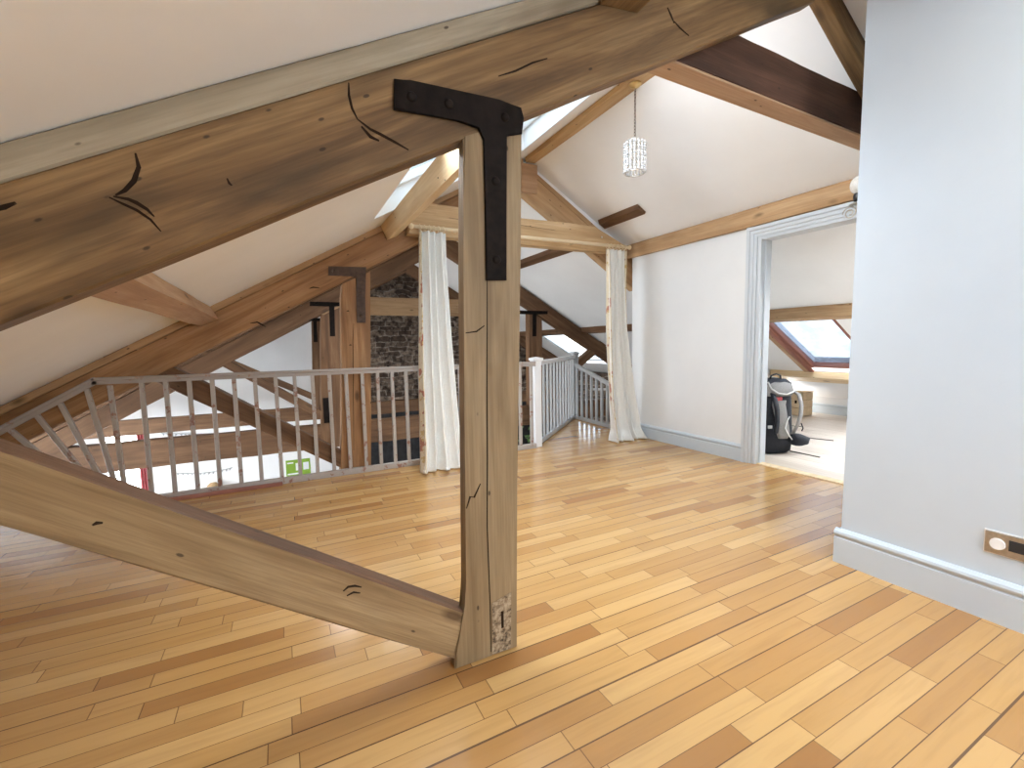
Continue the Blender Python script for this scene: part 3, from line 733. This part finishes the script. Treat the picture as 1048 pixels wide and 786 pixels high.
# ------------------------------------------------------------------ ridge, purlins
GP = 'purlins along the roof'
tag(beam('ridge_beam', (2.462, -2.5, 3.125), (2.462, 4.27, 3.125), .12, .13, 'ridge', None), 'pale honey ridge beam at the roof apex carrying the crystal pendant', 'ridge beam')
def sect_beam(name, sec, y0, y1, mat, label, cat='purlin', jit=.004, group=GP, tip=None):
    """beam along Y, section given as XZ points; local X along Y for grain"""
    cx = sum(p[0] for p in sec) / len(sec); cz = sum(p[1] for p in sec) / len(sec)
    mw = Matrix.Translation((cx, y0, cz)) @ Matrix(((0, -1, 0, 0), (1, 0, 0, 0), (0, 0, 1, 0), (0, 0, 0, 1))); inv = mw.inverted()
    bm = B(); n = max(2, int((y1 - y0) / .15)); rings = []; sd = random.uniform(0, 99)
    for i in range(n + 1):
        y = y0 + (y1 - y0) * i / n
        rings.append([bm.verts.new(inv @ V((x + mnoise.noise(V((y * 2, sd + k, 0))) * jit, y, z + mnoise.noise(V((y * 2, sd + k, 5))) * jit))) for k, (x, z) in enumerate(sec)])
    m = len(sec)
    for a, b in zip(rings, rings[1:]):
        for k in range(m): bm.faces.new((a[k], a[(k + 1) % m], b[(k + 1) % m], b[k]))
    bm.faces.new(rings[0][::-1]); bm.faces.new(rings[-1])
    return tag(obj(name, bm, mat, None, mw), label, cat, group)
sect_beam('purlin', [(-.655, 1.389), (-.55, 1.335), (-.425, 1.389), (-.478, 1.488)], 1.52, 4.262, 'pink_pine', 'short pinkish purlin low on the left ceiling, between the two nearest trusses')
sect_beam('purlin', [(.875, 2.246), (.93, 2.125), (1.015, 2.16), (.975, 2.302)], 1.52, 4.262, 'light_pine', 'pale sunlit purlin crossing beneath the skylight edge left of the post')
sect_beam('purlin', [(3.842, 2.155), (3.80, 2.158), (3.785, 2.20), (3.785, 2.285), (3.80, 2.312), (3.86, 2.276)], 1.205, 4.27, 'purlin', 'long tan wall purlin running above the doorway and white wall')
sect_beam('purlin', [(3.36, 2.566), (3.375, 2.52), (3.46, 2.475), (3.475, 2.50)], 3.62, 4.272, 'truss_far', 'short dark purlin stub poking from the right ceiling above the curtain')
sect_beam('purlin', [(3.36, zr(3.36) - .004), (3.365, 2.375), (3.46, 2.335), (3.47, zr(3.47) - .004)], 4.42, 6.99, 'truss_far', 'dark purlin under the grey ceiling past the collar beam of the second truss')
sect_beam('purlin', [(5.10, zr(5.10) - .004), (5.11, 1.34), (5.24, 1.32), (5.25, zr(5.25) - .004)], 4.42, 10.4, 'truss_far', 'dark brown purlin over the stair, above the bright far skylight')
sect_beam('purlin', [(5.20, zl(5.20) - .004), (5.20, 1.375), (5.36, 1.35), (5.385, zl(5.385) - .004)], 1.0, 4.23, 'purlin', 'brown purlin above the roof window in the room past the doorway')
sect_beam('purlin', [(6.60, zl(6.60) - .004), (6.585, .60), (6.80, .555), (6.90, zl(6.9) - .004)], 1.0, 4.23, 'light_pine', 'light pine purlin under the roof window, behind the backpack')
sect_beam('purlin', [(1.118, 2.49), (1.135, 2.405), (1.315, 2.43), (1.335, 2.60)], -1.0, 1.425, 'truss_near', 'brown purlin end at the top of the photo meeting the nearest rafter')

# ------------------------------------------------------------------ balustrades
GB = 'painted balustrades round the stair void'
def prof_rail(bm, p0, p1, w=.046, h=.05):
    """moulded two-step handrail from p0 to p1 (top centre)"""
    p0, p1 = V(p0), V(p1); ex = (p1 - p0).normalized(); ey = V((0, 0, 1)).cross(ex).normalized(); ez = ex.cross(ey)
    hw = w / 2
    prof = [(-hw * .8, 0), (-hw, -.006), (-hw, -.018), (-hw * .72, -.024), (-hw * .72, -h), (hw * .72, -h), (hw * .72, -.024), (hw, -.018), (hw, -.006), (hw * .8, 0)]
    ra = [bm.verts.new(p0 + ey * a + ez * b) for a, b in prof]; rb = [bm.verts.new(p1 + ey * a + ez * b) for a, b in prof]
    n = len(prof)
    for i in range(n): bm.faces.new((ra[i], ra[(i + 1) % n], rb[(i + 1) % n], rb[i]))
    bm.faces.new(ra[::-1]); bm.faces.new(rb)
def baluster(parent, pb, pt, s, mat, ax=(1, 0, 0)):
    pb, pt = V(pb), V(pt); up = V((0, 1, 0)) if ax == (1, 0, 0) else V(ax)
    return beam('baluster', pb, pt, s, s, mat, parent, up, .0008, .003)
def newel(parent, x, y, z0, z1, mat, s=.085, rot=0.):
    bm = B(); add_box(bm, (-s / 2, -s / 2, 0), (s / 2, s / 2, z1 - z0 - .05), .004)
    add_box(bm, (-s / 2 - .008, -s / 2 - .008, z1 - z0 - .055), (s / 2 + .008, s / 2 + .008, z1 - z0 - .035), .004)
    k = s / 2 + .018
    add_box(bm, (-k, -k, z1 - z0 - .035), (k, k, z1 - z0 - .008), .006)
    q = [bm.verts.new(p) for p in ((-k + .004, -k + .004, z1 - z0 - .009), (k - .004, -k + .004, z1 - z0 - .009), (k - .004, k - .004, z1 - z0 - .009), (-k + .004, k - .004, z1 - z0 - .009))]
    t_ = bm.verts.new((0, 0, z1 - z0 + .004))
    for i in range(4): bm.faces.new((q[i], q[(i + 1) % 4], t_))
    return obj('newel_post', bm, mat, parent, Matrix.Translation((x, y, z0)) @ Matrix.Rotation(rot, 4, 'Z'))
yr = 4.212
B1 = thing('balustrade', (.5, yr, 0), 'long worn white balustrade across the void, following the rafter down at its left end', 'balustrade', GB)
bm = B(); prof_rail(bm, (-1.215, yr, .965), (2.45, yr, .955)); mw = center(bm); obj('handrail', bm, 'rail_top', B1, mw)
bm = B(); prof_rail(bm, (-2.05, yr, .455), (-1.205, yr, .968)); mw = center(bm); obj('handrail', bm, 'rail_top', B1, mw, label='sloping worn end of the handrail')
box('bottom_rail', (-1.25, yr - .022, .0), (2.45, yr + .022, .052), 'rail_paint', B1, .004)
xs = [-.935, -.791, -.645, -.496, -.349, -.203, -.053, .09, .228, .365, .503, .641, .776, .908, 1.038, 1.172, 1.307, 1.442, 1.577, 1.712, 1.847, 1.982, 2.117, 2.262, 2.40]
for x in xs: baluster(B1, (x, yr, .045), (x, yr, .915), .030, 'rail_paint')
for xt, zt, xb in ((-1.118, .905, -1.088), (-1.245, .885, -1.125), (-1.393, .795, -1.165), (-1.518, .72, -1.20), (-1.66, .64, -1.245)):
    baluster(B1, (xb, yr, .045), (xt, yr, zt), .030, 'rail_paint')
newel(B1, 2.495, 4.262, 0, 1.0, 'rail_white')
box('edge_board', (-1.3, yr - .06, 0), (-.05, yr - .024, .026), 'red_frame', B1, .003, label='dark maroon board along the foot')
# diagonal run over the landing
p0, p1 = V((2.535, 4.305, 0)), V((3.95, 5.60, 0)); dv = (p1 - p0).normalized(); rz = math.atan2(dv.y, dv.x)
B2 = thing('balustrade', tuple((p0 + p1) / 2), 'white balustrade running diagonally back between the two newel posts', 'balustrade', GB)
bm = B(); prof_rail(bm, p0 + V((0, 0, .955)), p1 + V((0, 0, .965))); mw = center(bm); obj('handrail', bm, 'rail_white', B2, mw)
beam('bottom_rail', p0 + V((0, 0, .028)), p1 + V((0, 0, .028)), .044, .05, 'rail_grey', B2, jit=0)
nb = 12
for i in range(nb):
    q = p0.lerp(p1, (i + .6) / (nb + .1)); baluster(B2, q + V((0, 0, .05)), q + V((0, 0, .91)), .028, 'rail_grey', (dv.x, dv.y, 0))
newel(B2, 3.985, 5.64, -.2, 1.02, 'rail_grey')
# short run falling towards the wall behind the right curtain
q0, q1 = V((3.94, 5.60, 0)), V((3.87, 4.40, 0)); dv = (q1 - q0).normalized()
B3 = thing('balustrade', tuple((q0 + q1) / 2), 'short grey stair balustrade with falling handrail, left of the right curtain', 'balustrade', GB)
zh = lambda s: .86 - .275 * s
L3 = (q1 - q0).length
bm = B(); prof_rail(bm, q0 + V((0, 0, zh(0))), q1 + V((0, 0, zh(L3)))); mw = center(bm); obj('handrail', bm, 'rail_grey', B3, mw)
beam('bottom_rail', q0 + V((0, 0, .02)), q1 + V((0, 0, .02)), .04, .05, 'rail_grey', B3, jit=0)
for i in range(9):
    s = .10 + i * .125; q = q0 + dv * s
    baluster(B3, q + V((0, 0, .03)), q + V((0, 0, zh(s) - .035)), .032, 'rail_grey', (dv.x, dv.y, 0))
bm = B(); add_tube(bm, [(4.3, 5.62, .42), (6.2, 5.62, .30)], .018, 8); add_tube(bm, [(4.4, 5.62, .41), (4.4, 5.64, -2.6)], .014, 6); add_tube(bm, [(6.1, 5.62, .30), (6.1, 5.64, -2.6)], .014, 6)
tag(obj('stair_handrail', bm, 'rail_white'), 'thin white handrail beyond the grey stair balusters', 'handrail')

# ------------------------------------------------------------------ curtain pole and curtains
pole = thing('curtain_pole', (2.4, 4.085, 2.232), 'pale curtain pole along the front of the second truss collar', 'curtain pole')
bm = B(); add_tube(bm, [(1.12, 4.085, 2.226), (2.4, 4.085, 2.233), (3.66, 4.085, 2.242)], .0175, 12); obj('pole', bm, 'pole', pole)
for x in (1.11, 3.67):
    bm = B(); add_sphere(bm, (x, 4.085, 2.226 + (x - 1.12) * .006), .026, 2); mw = center(bm); obj('finial', bm, 'pole', pole, mw)
for x in (1.55, 2.9):
    bm = B(); add_box(bm, (x - .012, 4.085, 2.22), (x + .012, 4.166, 2.24), .003); mw = center(bm); obj('bracket', bm, 'pole', pole, mw)
def curtain(loc, label, edges, yc, nf, seed, edge_side, edge_pts):
    """edges: list of (z, xl, xr, y_shift, amplitude) from top to bottom"""
    e = thing('curtain', loc, label, 'curtain', 'cream curtains on the pole')
    rnd = random.Random(seed)
    ph = [rnd.uniform(-.5, .5) for _ in range(nf + 2)]
    def samp(v):
        k = v * (len(edges) - 1); i = min(int(k), len(edges) - 2); f = k - i
        return [a * (1 - f) + b * f for a, b in zip(edges[i], edges[i + 1])]
    def P(u, v):
        z, xl, xr, ys, am = samp(v)
        ang = u * nf * 2 * math.pi + .9 * math.sin(v * 3 + seed + u * 5) * v
        y = yc + ys - am * math.sin(ang) - .35 * am * math.sin(ang * .5 + 3 * v + seed)
        x = xl + (xr - xl) * (u + .018 * math.sin(ang * 2 + 1))
        zz = z + (.012 * math.sin(ang) * (1 if v > .96 else 0))
        zz += mnoise.noise(V((u * 9, v * 14, seed))) * .0
        y += mnoise.noise(V((u * 5, v * 9, seed))) * .012 * v
        return V((x, y, max(zz, .008)))
    nu, nv = nf * 14, 64
    def sheet(u0, u1, n, off, mat, name, lab=None):
        bm = B(); g = [[bm.verts.new(P(u0 + (u1 - u0) * i / n, j / nv) + V((0, off, 0))) for j in range(nv + 1)] for i in range(n + 1)]
        for i in range(n):
            for j in range(nv):
                f = bm.faces.new((g[i][j], g[i + 1][j], g[i + 1][j + 1], g[i][j + 1])); f.smooth = True
        o = obj(name, bm, mat, e, None, True, label=lab)
        md = o.modifiers.new('thickness', 'SOLIDIFY'); md.thickness = .004; md.offset = 0
        return o
    sheet(0, 1, nu, 0, 'curtain', 'lining')
    for (a, b, off) in edge_pts: sheet(a, b, 8, off, 'floral', 'floral_edge', 'cream edge printed with rust red flowers')
    # rings round the pole with a little hook
    z, xl, xr, ys, am = edges[0]
    for i in range(6):
        x = xl + (xr - xl) * (i + .3) / 5.6
        zp = 2.226 + (x - 1.12) * .0063
        bm = B(); pts = [(x + .004 * math.sin(k), 4.085 + .027 * math.cos(2 * math.pi * k / 14), zp - .008 + .027 * math.sin(2 * math.pi * k / 14)) for k in range(14)]
        add_tube(bm, pts, .0045, 6, closed=True); add_tube(bm, [(x, 4.085, zp - .034), (x, 4.08, z - .005)], .003, 5)
        mw = center(bm); obj('curtain_ring', bm, 'pole', e, mw)
curtain((1.3, 4.08, 0), 'cream curtain hanging in front of the balustrade, just left of the big post',
        [(2.19, 1.175, 1.425, 0, .03), (1.9, 1.165, 1.425, 0, .042), (1.4, 1.145, 1.44, -.02, .045), (.9, 1.12, 1.46, -.05, .045), (.4, 1.095, 1.475, -.12, .05), (.12, 1.07, 1.48, -.19, .055), (.01, 1.05, 1.475, -.22, .06)],
        4.08, 4, 3, 0, [(0, .10, -.005)])
curtain((3.5, 4.08, 0), 'cream curtain pooled on the floor at the corner of the white wall',
        [(2.195, 3.335, 3.61, 0, .035), (1.8, 3.335, 3.60, 0, .045), (1.3, 3.335, 3.63, 0, .05), (.85, 3.335, 3.69, -.01, .052), (.45, 3.335, 3.745, -.03, .055), (.13, 3.345, 3.78, -.07, .065), (.012, 3.29, 3.80, -.13, .10)],
        4.08, 5, 11, 1, [(0, .07, -.005), (.93, 1, -.005)])

# ------------------------------------------------------------------ pendant and wall lamp
px_, py_ = 2.456, 2.68
pd = thing('pendant_light', (px_, py_, 2.52), 'small crystal bead pendant light on a chain from the ridge beam', 'pendant light')
bm = B(); add_lathe(bm, [(0, 0), (.048, 0), (.045, -.008), (.03, -.02), (.012, -.028), (0, -.028)], (px_, py_, 3.058), 20); obj('ceiling_rose', bm, 'brass', pd)
bm = B(); z = 3.03; k = 0
while z > 2.665:
    pts = []
    for i in range(10):
        a = 2 * math.pi * i / 10; dx, dz = .007 * math.cos(a), .014 * math.sin(a)
        pts.append((px_ + (dx if k % 2 == 0 else 0), py_ + (0 if k % 2 == 0 else dx), z - .012 + dz))
    add_tube(bm, pts, .0022, 5, closed=True); z -= .0225; k += 1
obj('chain', bm, 'iron_brown', pd)
for zz, rr in ((2.640, .078), (2.42, .074)):
    bm = B(); add_tube(bm, [(px_ + rr * math.cos(2 * math.pi * i / 24), py_ + rr * math.sin(2 * math.pi * i / 24), zz) for i in range(24)], .004, 6, closed=True)
    obj('shade_ring', bm, 'chrome', pd)
bm = B()
for i in range(3):
    a = 2 * math.pi * i / 3; add_tube(bm, [(px_, py_, 2.665), (px_ + .078 * math.cos(a), py_ + .078 * math.sin(a), 2.640)], .003, 5)
add_lathe(bm, [(0, .02), (.016, .015), (.02, -.02), (.012, -.03), (0, -.03)], (px_, py_, 2.655), 12)
obj('shade_frame', bm, 'chrome', pd)
for i in range(16):
    a = 2 * math.pi * i / 16; bm = B(); z = 2.628; j = 0
    while z > 2.42:
        r_ = .0115 if j % 2 == 0 else .008
        add_sphere(bm, (px_ + .077 * math.cos(a), py_ + .077 * math.sin(a), z), r_, 1, 0, (1, 1, 1.15)); z -= .0195; j += 1
    mw = center(bm); obj('bead_strand', bm, 'crystal', pd, mw)
sx, sy = 3.70, 1.775
wl = thing('wall_lamp', (3.80, sy, 2.1), 'white globe wall lamp on silver scrolls over the doorway, half behind the grey wall', 'wall lamp')
bm = B(); add_sphere(bm, (sx, sy, 2.225), .05, 3, 0, (1, 1, 1.25)); mw = center(bm); obj('globe_shade', bm, 'globe', wl, mw)
bm = B(); add_lathe(bm, [(0, 0), (.022, 0), (.026, .02), (.026, .045), (.02, .055), (0, .055)], (sx, sy, 2.115), 16); obj('lamp_holder', bm, 'black_plastic', wl)
bm = B()
for s in (-1, 1):
    pts = []
    for i in range(26):
        a = i / 25 * 3.6 * math.pi; r_ = .012 + .036 * (1 - i / 25)
        pts.append((sx + .006 * s, sy + s * .048 + s * r_ * math.cos(a), 2.045 + r_ * math.sin(a)))
    add_tube(bm, pts, .0045, 6)
add_tube(bm, [(sx, sy, 2.12), (sx, sy, 2.05), (sx + .05, sy, 2.02), (3.812, sy, 2.09)], .007, 8)
add_lathe(bm, [(0, 0), (.05, 0), (.03, .012), (0, .014)], (sx, sy, 2.092), 16)
obj('scroll_arm', bm, 'scroll', wl)
bm = B(); add_box(bm, (3.802, sy - .035, 2.06), (3.812, sy + .035, 2.14), .003); mw = center(bm); obj('back_plate', bm, 'scroll', wl, mw)

# ------------------------------------------------------------------ socket on the grey wall
so = thing('wall_socket', (2.5, .60, .323), 'brushed steel double wall plate with a white oval on the grey right wall', 'socket')
box('face_plate', (2.491, .525, .279), (2.499, .680, .366), 'steel', so, .002)
bm = B(); add_box(bm, (2.4965, .520, .275), (2.4995, .684, .371), .001); mw = center(bm); obj('backing', bm, 'white_plastic', so, mw, label='white gasket edge')
bm = B(); bmesh.ops.create_cone(bm, segments=28, radius1=1, radius2=.94, depth=.008, cap_ends=True)
for v in bm.verts: v.co = V((-v.co.z, v.co.x * .0235, v.co.y * .0235))
obj('button', bm, 'white_plastic', so, Matrix.Translation((2.489, .643, .3205)), label='white oval button')
box('switch_panel', (2.4885, .530, .305), (2.4925, .612, .348), 'black_plastic', so, .001, label='dark rectangular panel')

# ------------------------------------------------------------------ far room: backpack, crate
bp = thing('backpack', (4.42, 2.80, 0), 'black and grey hiking backpack standing just inside the doorway', 'backpack')
yaw = rad(-20)   # back panel turned towards the door
Rb = Matrix.Translation((4.42, 2.80, 0)) @ Matrix.Rotation(yaw, 4, 'Z')
def pack_part(name, bm, mat, label=None, sub=0, parent=bp):
    o = obj(name, bm, mat, parent, Rb, True, label=label)
    if sub:
        md = o.modifiers.new('sub', 'SUBSURF'); md.levels = sub; md.render_levels = sub
    return o
def loft(bm, secs, n=16, p=3.2):
    """secs: (z, cx, cy, hx, hy) superellipse rings"""
    rings = []
    for z, cx, cy, hx, hy in secs:
        r = []
        for k in range(n):
            a = 2 * math.pi * k / n; c, s = math.cos(a), math.sin(a)
            r.append(bm.verts.new((cx + hx * math.copysign(abs(c) ** (2 / p), c), cy + hy * math.copysign(abs(s) ** (2 / p), s), z)))
        rings.append(r)
    for a, b in zip(rings, rings[1:]):
        for k in range(n): bm.faces.new((a[k], a[(k + 1) % n], b[(k + 1) % n], b[k]))
    bm.faces.new(rings[0][::-1]); bm.faces.new(rings[-1])
bm = B(); loft(bm, [(.0, 0, .02, .15, .10), (.02, 0, .02, .185, .13), (.15, 0, .02, .195, .145), (.35, 0, .02, .185, .14), (.55, 0, .02, .175, .13), (.64, 0, .02, .17, .125), (.66, 0, .02, .15, .11)]); pack_part('pack_body', bm, 'pack_black')
bm = B(); loft(bm, [(.63, 0, .03, .17, .13), (.66, 0, .03, .185, .145), (.71, 0, .03, .175, .14), (.745, 0, .03, .13, .10), (.755, 0, .03, .06, .05)]); pack_part('lid', bm, 'pack_black')
bm = B(); loft(bm, [(.16, .03, -.118, .05, .03), (.20, .03, -.125, .065, .035), (.30, .02, -.125, .062, .03), (.50, -.02, -.115, .068, .028), (.54, -.01, -.11, .07, .025)]); pack_part('back_panel', bm, 'pack_grey', 'grey mesh back panel')
bm = B(); loft(bm, [(.585, 0, -.09, .13, .04), (.63, 0, -.10, .145, .045), (.70, 0, -.08, .13, .05), (.725, 0, -.05, .10, .04)]); pack_part('lid_panel', bm, 'pack_grey', 'grey panel on the lid')
bm = B(); add_tube(bm, [(-.15, -.125, .73), (-.13, -.15, .665), (-.06, -.158, .62), (.03, -.158, .605), (.11, -.15, .63), (.15, -.135, .68)], .0075, 6); pack_part('piping', bm, 'pack_pipe', 'pale piping')
bm = B(); add_tube(bm, [(.08, -.145, .38), (.04, -.165, .34), (.02, -.168, .27), (.06, -.168, .2), (.11, -.155, .15)], .006, 6); pack_part('piping', bm, 'pack_pipe', 'pale piping'); bm = B(); add_tube(bm, [(-.17, -.10, .05), (-.175, -.13, .10), (-.17, -.12, .16)], .012, 6); pack_part('piping', bm, 'pack_pipe', 'pale piping')
def strap(bm, pts, w, th):
    pts = [V(p) for p in pts]; rows = []
    for i, p in enumerate(pts):
        t_ = (pts[min(i + 1, len(pts) - 1)] - pts[max(i - 1, 0)]).normalized(); s = V((1, .25, 0)).normalized(); nn = t_.cross(s).normalized()
        rows.append([bm.verts.new(p + s * a * w / 2 + nn * b * th / 2) for a, b in ((-1, -1), (1, -1), (1, 1), (-1, 1))])
    for a, b in zip(rows, rows[1:]):
        for k in range(4): bm.faces.new((a[k], a[(k + 1) % 4], b[(k + 1) % 4], b[k]))
    bm.faces.new(rows[0]); bm.faces.new(rows[-1][::-1])
bm = B(); strap(bm, [(.13, -.10, .64), (.155, -.165, .60), (.165, -.19, .50), (.162, -.19, .40), (.15, -.17, .30), (.13, -.13, .20)], .04, .016); pack_part('shoulder_strap', bm, 'pack_grey', 'grey padded shoulder strap')
bm = B(); strap(bm, [(-.10, -.12, .62), (-.10, -.165, .56), (-.09, -.185, .46), (-.08, -.18, .34), (-.07, -.15, .22)], .05, .016); pack_part('shoulder_strap', bm, 'pack_black')
bm = B(); loft(bm, [(.09, .17, -.14, .04, .05), (.11, .19, -.15, .08, .07), (.17, .19, -.16, .085, .075), (.20, .16, -.14, .05, .05)], 12, 2.5); pack_part('hip_belt', bm, 'pack_black')
bm = B(); add_tube(bm, [(-.06, -.03, .745), (-.05, -.035, .785), (.0, -.038, .80), (.05, -.035, .785), (.06, -.03, .745)], .009, 6); pack_part('grab_handle', bm, 'pack_black')
bm = B(); add_box(bm, (-.085, -.158, .545), (-.015, -.145, .58), .003); pack_part('badge', bm, 'red_patch', 'small red badge')
bm = B(); add_box(bm, (-.15, -.155, .27), (-.11, -.14, .30), .003); pack_part('buckle', bm, 'white_plastic', 'pale buckle')
bm = B(); add_tube(bm, [(.17, -.19, .32), (.185, -.20, .27), (.18, -.19, .24)], .006, 5); pack_part('webbing_tail', bm, 'pack_black')

crt = thing('crate', (6.92, 3.92, 0), 'small pale wooden crate on the floor behind the backpack', 'crate')
for i in range(3):
    z = .004 + i * .115
    bm = B()
    add_box(bm, (6.80, 3.845, z), (6.815, 4.06, z + .108), .002); add_box(bm, (7.03, 3.845, z), (7.045, 4.06, z + .108), .002)
    add_box(bm, (6.815, 3.845, z), (7.03, 3.86, z + .108), .002); add_box(bm, (6.815, 4.045, z), (7.03, 4.06, z + .108), .002)
    mw = center(bm); obj('slat_course', bm, 'cardboard', crt, mw)
box('lid', (6.795, 3.84, .349), (7.05, 4.065, .362), 'cardboard', crt, .002)
box('hand_hole', (6.7985, 3.935, .185), (6.8005, 3.965, .23), 'crack', crt, 0)

# ------------------------------------------------------------------ things on the lower level
gs = thing('poster', (.19, 10.455, -1.40), 'lime green poster with white panels low on the white gable', 'poster')
box('sheet', (-.045, 10.45, -1.585), (.425, 10.458, -1.225), 'green', gs, .001)
for lo, hi in (((.14, 10.447, -1.46), (.26, 10.4515, -1.30)), ((.285, 10.447, -1.46), (.395, 10.4515, -1.30)), ((-.02, 10.447, -1.30), (.10, 10.4515, -1.27)), ((-.02, 10.447, -1.54), (.20, 10.4515, -1.51))):
    box('white_panel', lo, hi, 'paper', gs, 0)
rl = random.Random(5)
def garland(name, p0, p1, sag, n, label):
    p0, p1 = V(p0), V(p1); bm = B()
    pts = [p0.lerp(p1, i / 24) - V((0, 0, sag * 4 * (i / 24) * (1 - i / 24))) for i in range(25)]
    add_tube(bm, pts, .006, 5)
    for i in range(n):
        f = (i + .5) / n; p = p0.lerp(p1, f) - V((0, 0, sag * 4 * f * (1 - f)))
        a = rl.uniform(-.5, .5); q = [V((-.02, -.002, 0)), V((.02, -.002, 0)), V((a * .05, -.004, -.045 - rl.random() * .02))]
        fr_ = [bm.verts.new(p + v) for v in q]; bk = [bm.verts.new(p + v + V((0, .006, 0))) for v in q]
        bm.faces.new(fr_); bm.faces.new(bk[::-1])
        for k in range(3): bm.faces.new((fr_[k], bk[k], bk[(k + 1) % 3], fr_[(k + 1) % 3]))
    tag(obj(name, bm, 'grey_leaf'), label, 'garland', 'garlands on the gable')
garland('leaf_garland', (-2.1, 10.44, -.40), (-.35, 10.44, -.52), .05, 26, 'upper grey garland strung across the white gable between the tie beams')
garland('leaf_garland', (-2.0, 10.44, -1.18), (-1.0, 10.44, -1.22), .06, 14, 'lower grey garland on the white gable beneath both tie beams')
# window with a red edged curtain at the left of the gable
bm = B(); n = 16
ra = []
for i in range(n + 1):
    u = i / n; x = -2.45 + .16 * u; y = 10.40 - .018 * math.sin(u * 14)
    x = -2.45 + .10 * u; ra.append([bm.verts.new((x, y, -.26)), bm.verts.new((x + .01 * math.sin(i), y, -1.62))])
for a, b in zip(ra, ra[1:]): bm.faces.new((a[0], b[0], b[1], a[1]))
o = obj('window_curtain', bm, 'red_cloth'); md = o.modifiers.new('t', 'SOLIDIFY'); md.thickness = .006
tag(o, 'narrow red curtain beside the bright lower window on the gable', 'curtain')
bm = B(); add_lathe(bm, [(0, .11), (.05, .10), (.095, .06), (.115, 0), (.11, -.08), (.08, -.14), (0, -.15)], (-1.33, 10.3, -1.55), 18)
bk = obj('basket', bm, 'basket'); tag(bk, 'round tan basket near the white gable, glimpsed just above the floor edge', 'basket')
bm = B(); add_prism(bm, [(-1.48, -1.74), (-1.18, -1.74), (-1.18, -1.70), (-1.48, -1.70)], 10.14, 10.459, 'XZ')
tag(obj('wall_shelf', bm, 'rail_white'), 'small white shelf on the gable under the tan basket', 'shelf')
# leafy plant on the lower level seen beside the first newel
pl = thing('potted_plant', (3.45, 6.4, -2.6), 'leafy green plant below the landing, seen left of the white newel', 'plant')
bm = B(); add_lathe(bm, [(0, 0), (.16, 0), (.22, .36), (.24, .40), (.2, .40), (.18, .36), (0, .34)], (3.45, 6.4, -2.6), 20); obj('pot', bm, 'terracotta', pl)
bm = B(); st = B()
for i in range(150):
    a = rl.uniform(0, 2 * math.pi); r_ = .42 * math.sqrt(rl.random()); z = -1.5 + rl.random() * 1.25
    c = V((3.45 + r_ * math.cos(a), 6.4 + r_ * math.sin(a), z)); d = V((math.cos(a), math.sin(a), rl.uniform(-.3, .7))).normalized(); s = d.cross(V((0, 0, 1))).normalized()
    l, w = rl.uniform(.1, .18), rl.uniform(.03, .05); nn = s.cross(d)
    q = [c, c + d * l * .5 + s * w + nn * .012, c + d * l, c + d * l * .5 - s * w + nn * .012]
    bm.faces.new([bm.verts.new(v) for v in q])
o = obj('leaves', bm, 'leaf', pl); md = o.modifiers.new('t', 'SOLIDIFY'); md.thickness = .003
for i in range(7):
    a = 2 * math.pi * i / 7; add_tube(st, [(3.45, 6.4, -2.3), (3.45 + .1 * math.cos(a), 6.4 + .1 * math.sin(a), -1.6), (3.45 + .25 * math.cos(a), 6.4 + .25 * math.sin(a), -.6)], .009, 5)
obj('stems', st, 'leaf', pl)

# ------------------------------------------------------------------ sky, camera, view
w = D.worlds.new('sky'); sc.world = w; w.use_nodes = True
nt = w.node_tree; nt.nodes.clear()
o_ = nt.nodes.new('ShaderNodeOutputWorld'); bg = nt.nodes.new('ShaderNodeBackground')
tc = nt.nodes.new('ShaderNodeTexCoord'); ns = nt.nodes.new('ShaderNodeTexNoise'); ns.inputs['Scale'].default_value = 2.6; ns.inputs['Detail'].default_value = 5
rp = nt.nodes.new('ShaderNodeValToRGB'); rp.color_ramp.elements[0].position = .40; rp.color_ramp.elements[0].color = (.72, .84, 1, 1)
rp.color_ramp.elements[1].position = .56; rp.color_ramp.elements[1].color = (1, .99, .97, 1)
nt.links.new(tc.outputs['Generated'], ns.inputs['Vector']); nt.links.new(ns.outputs[0], rp.inputs[0]); nt.links.new(rp.outputs[0], bg.inputs[0]); nt.links.new(bg.outputs[0], o_.inputs[0])
bg.inputs[1].default_value = 7.0

yaw, pitch, roll = rad(27.22), rad(5.12), rad(-1.077)
f = V((math.sin(yaw) * math.cos(pitch), math.cos(yaw) * math.cos(pitch), -math.sin(pitch)))
r = V((math.cos(yaw), -math.sin(yaw), 0)); u = r.cross(f)
r2 = math.cos(roll) * r + math.sin(roll) * u; u2 = -math.sin(roll) * r + math.cos(roll) * u
cam = D.cameras.new('camera'); cam.sensor_fit = 'HORIZONTAL'; cam.sensor_width = 36; cam.lens = 457.0 / 1048 * 36; cam.clip_start = .02
co = D.objects.new('camera', cam); col.objects.link(co)
co.matrix_basis = Matrix.Translation((0, 0, 1.15)) @ Matrix((r2, u2, -f)).transposed().to_4x4()
sc.camera = co
sc.view_settings.view_transform = 'Standard'; sc.view_settings.look = 'None'; sc.view_settings.gamma = 1; sc.view_settings.use_curve_mapping = False
sc.view_settings.exposure = 1.38
sc.cycles.max_bounces = 12; sc.cycles.diffuse_bounces = 8; sc.cycles.transparent_max_bounces = 12; sc.cycles.glossy_bounces = 4
sc.cycles.use_denoising = True
sc.cycles.caustics_reflective = False; sc.cycles.caustics_refractive = False
sc.cycles.sample_clamp_indirect = 6.0
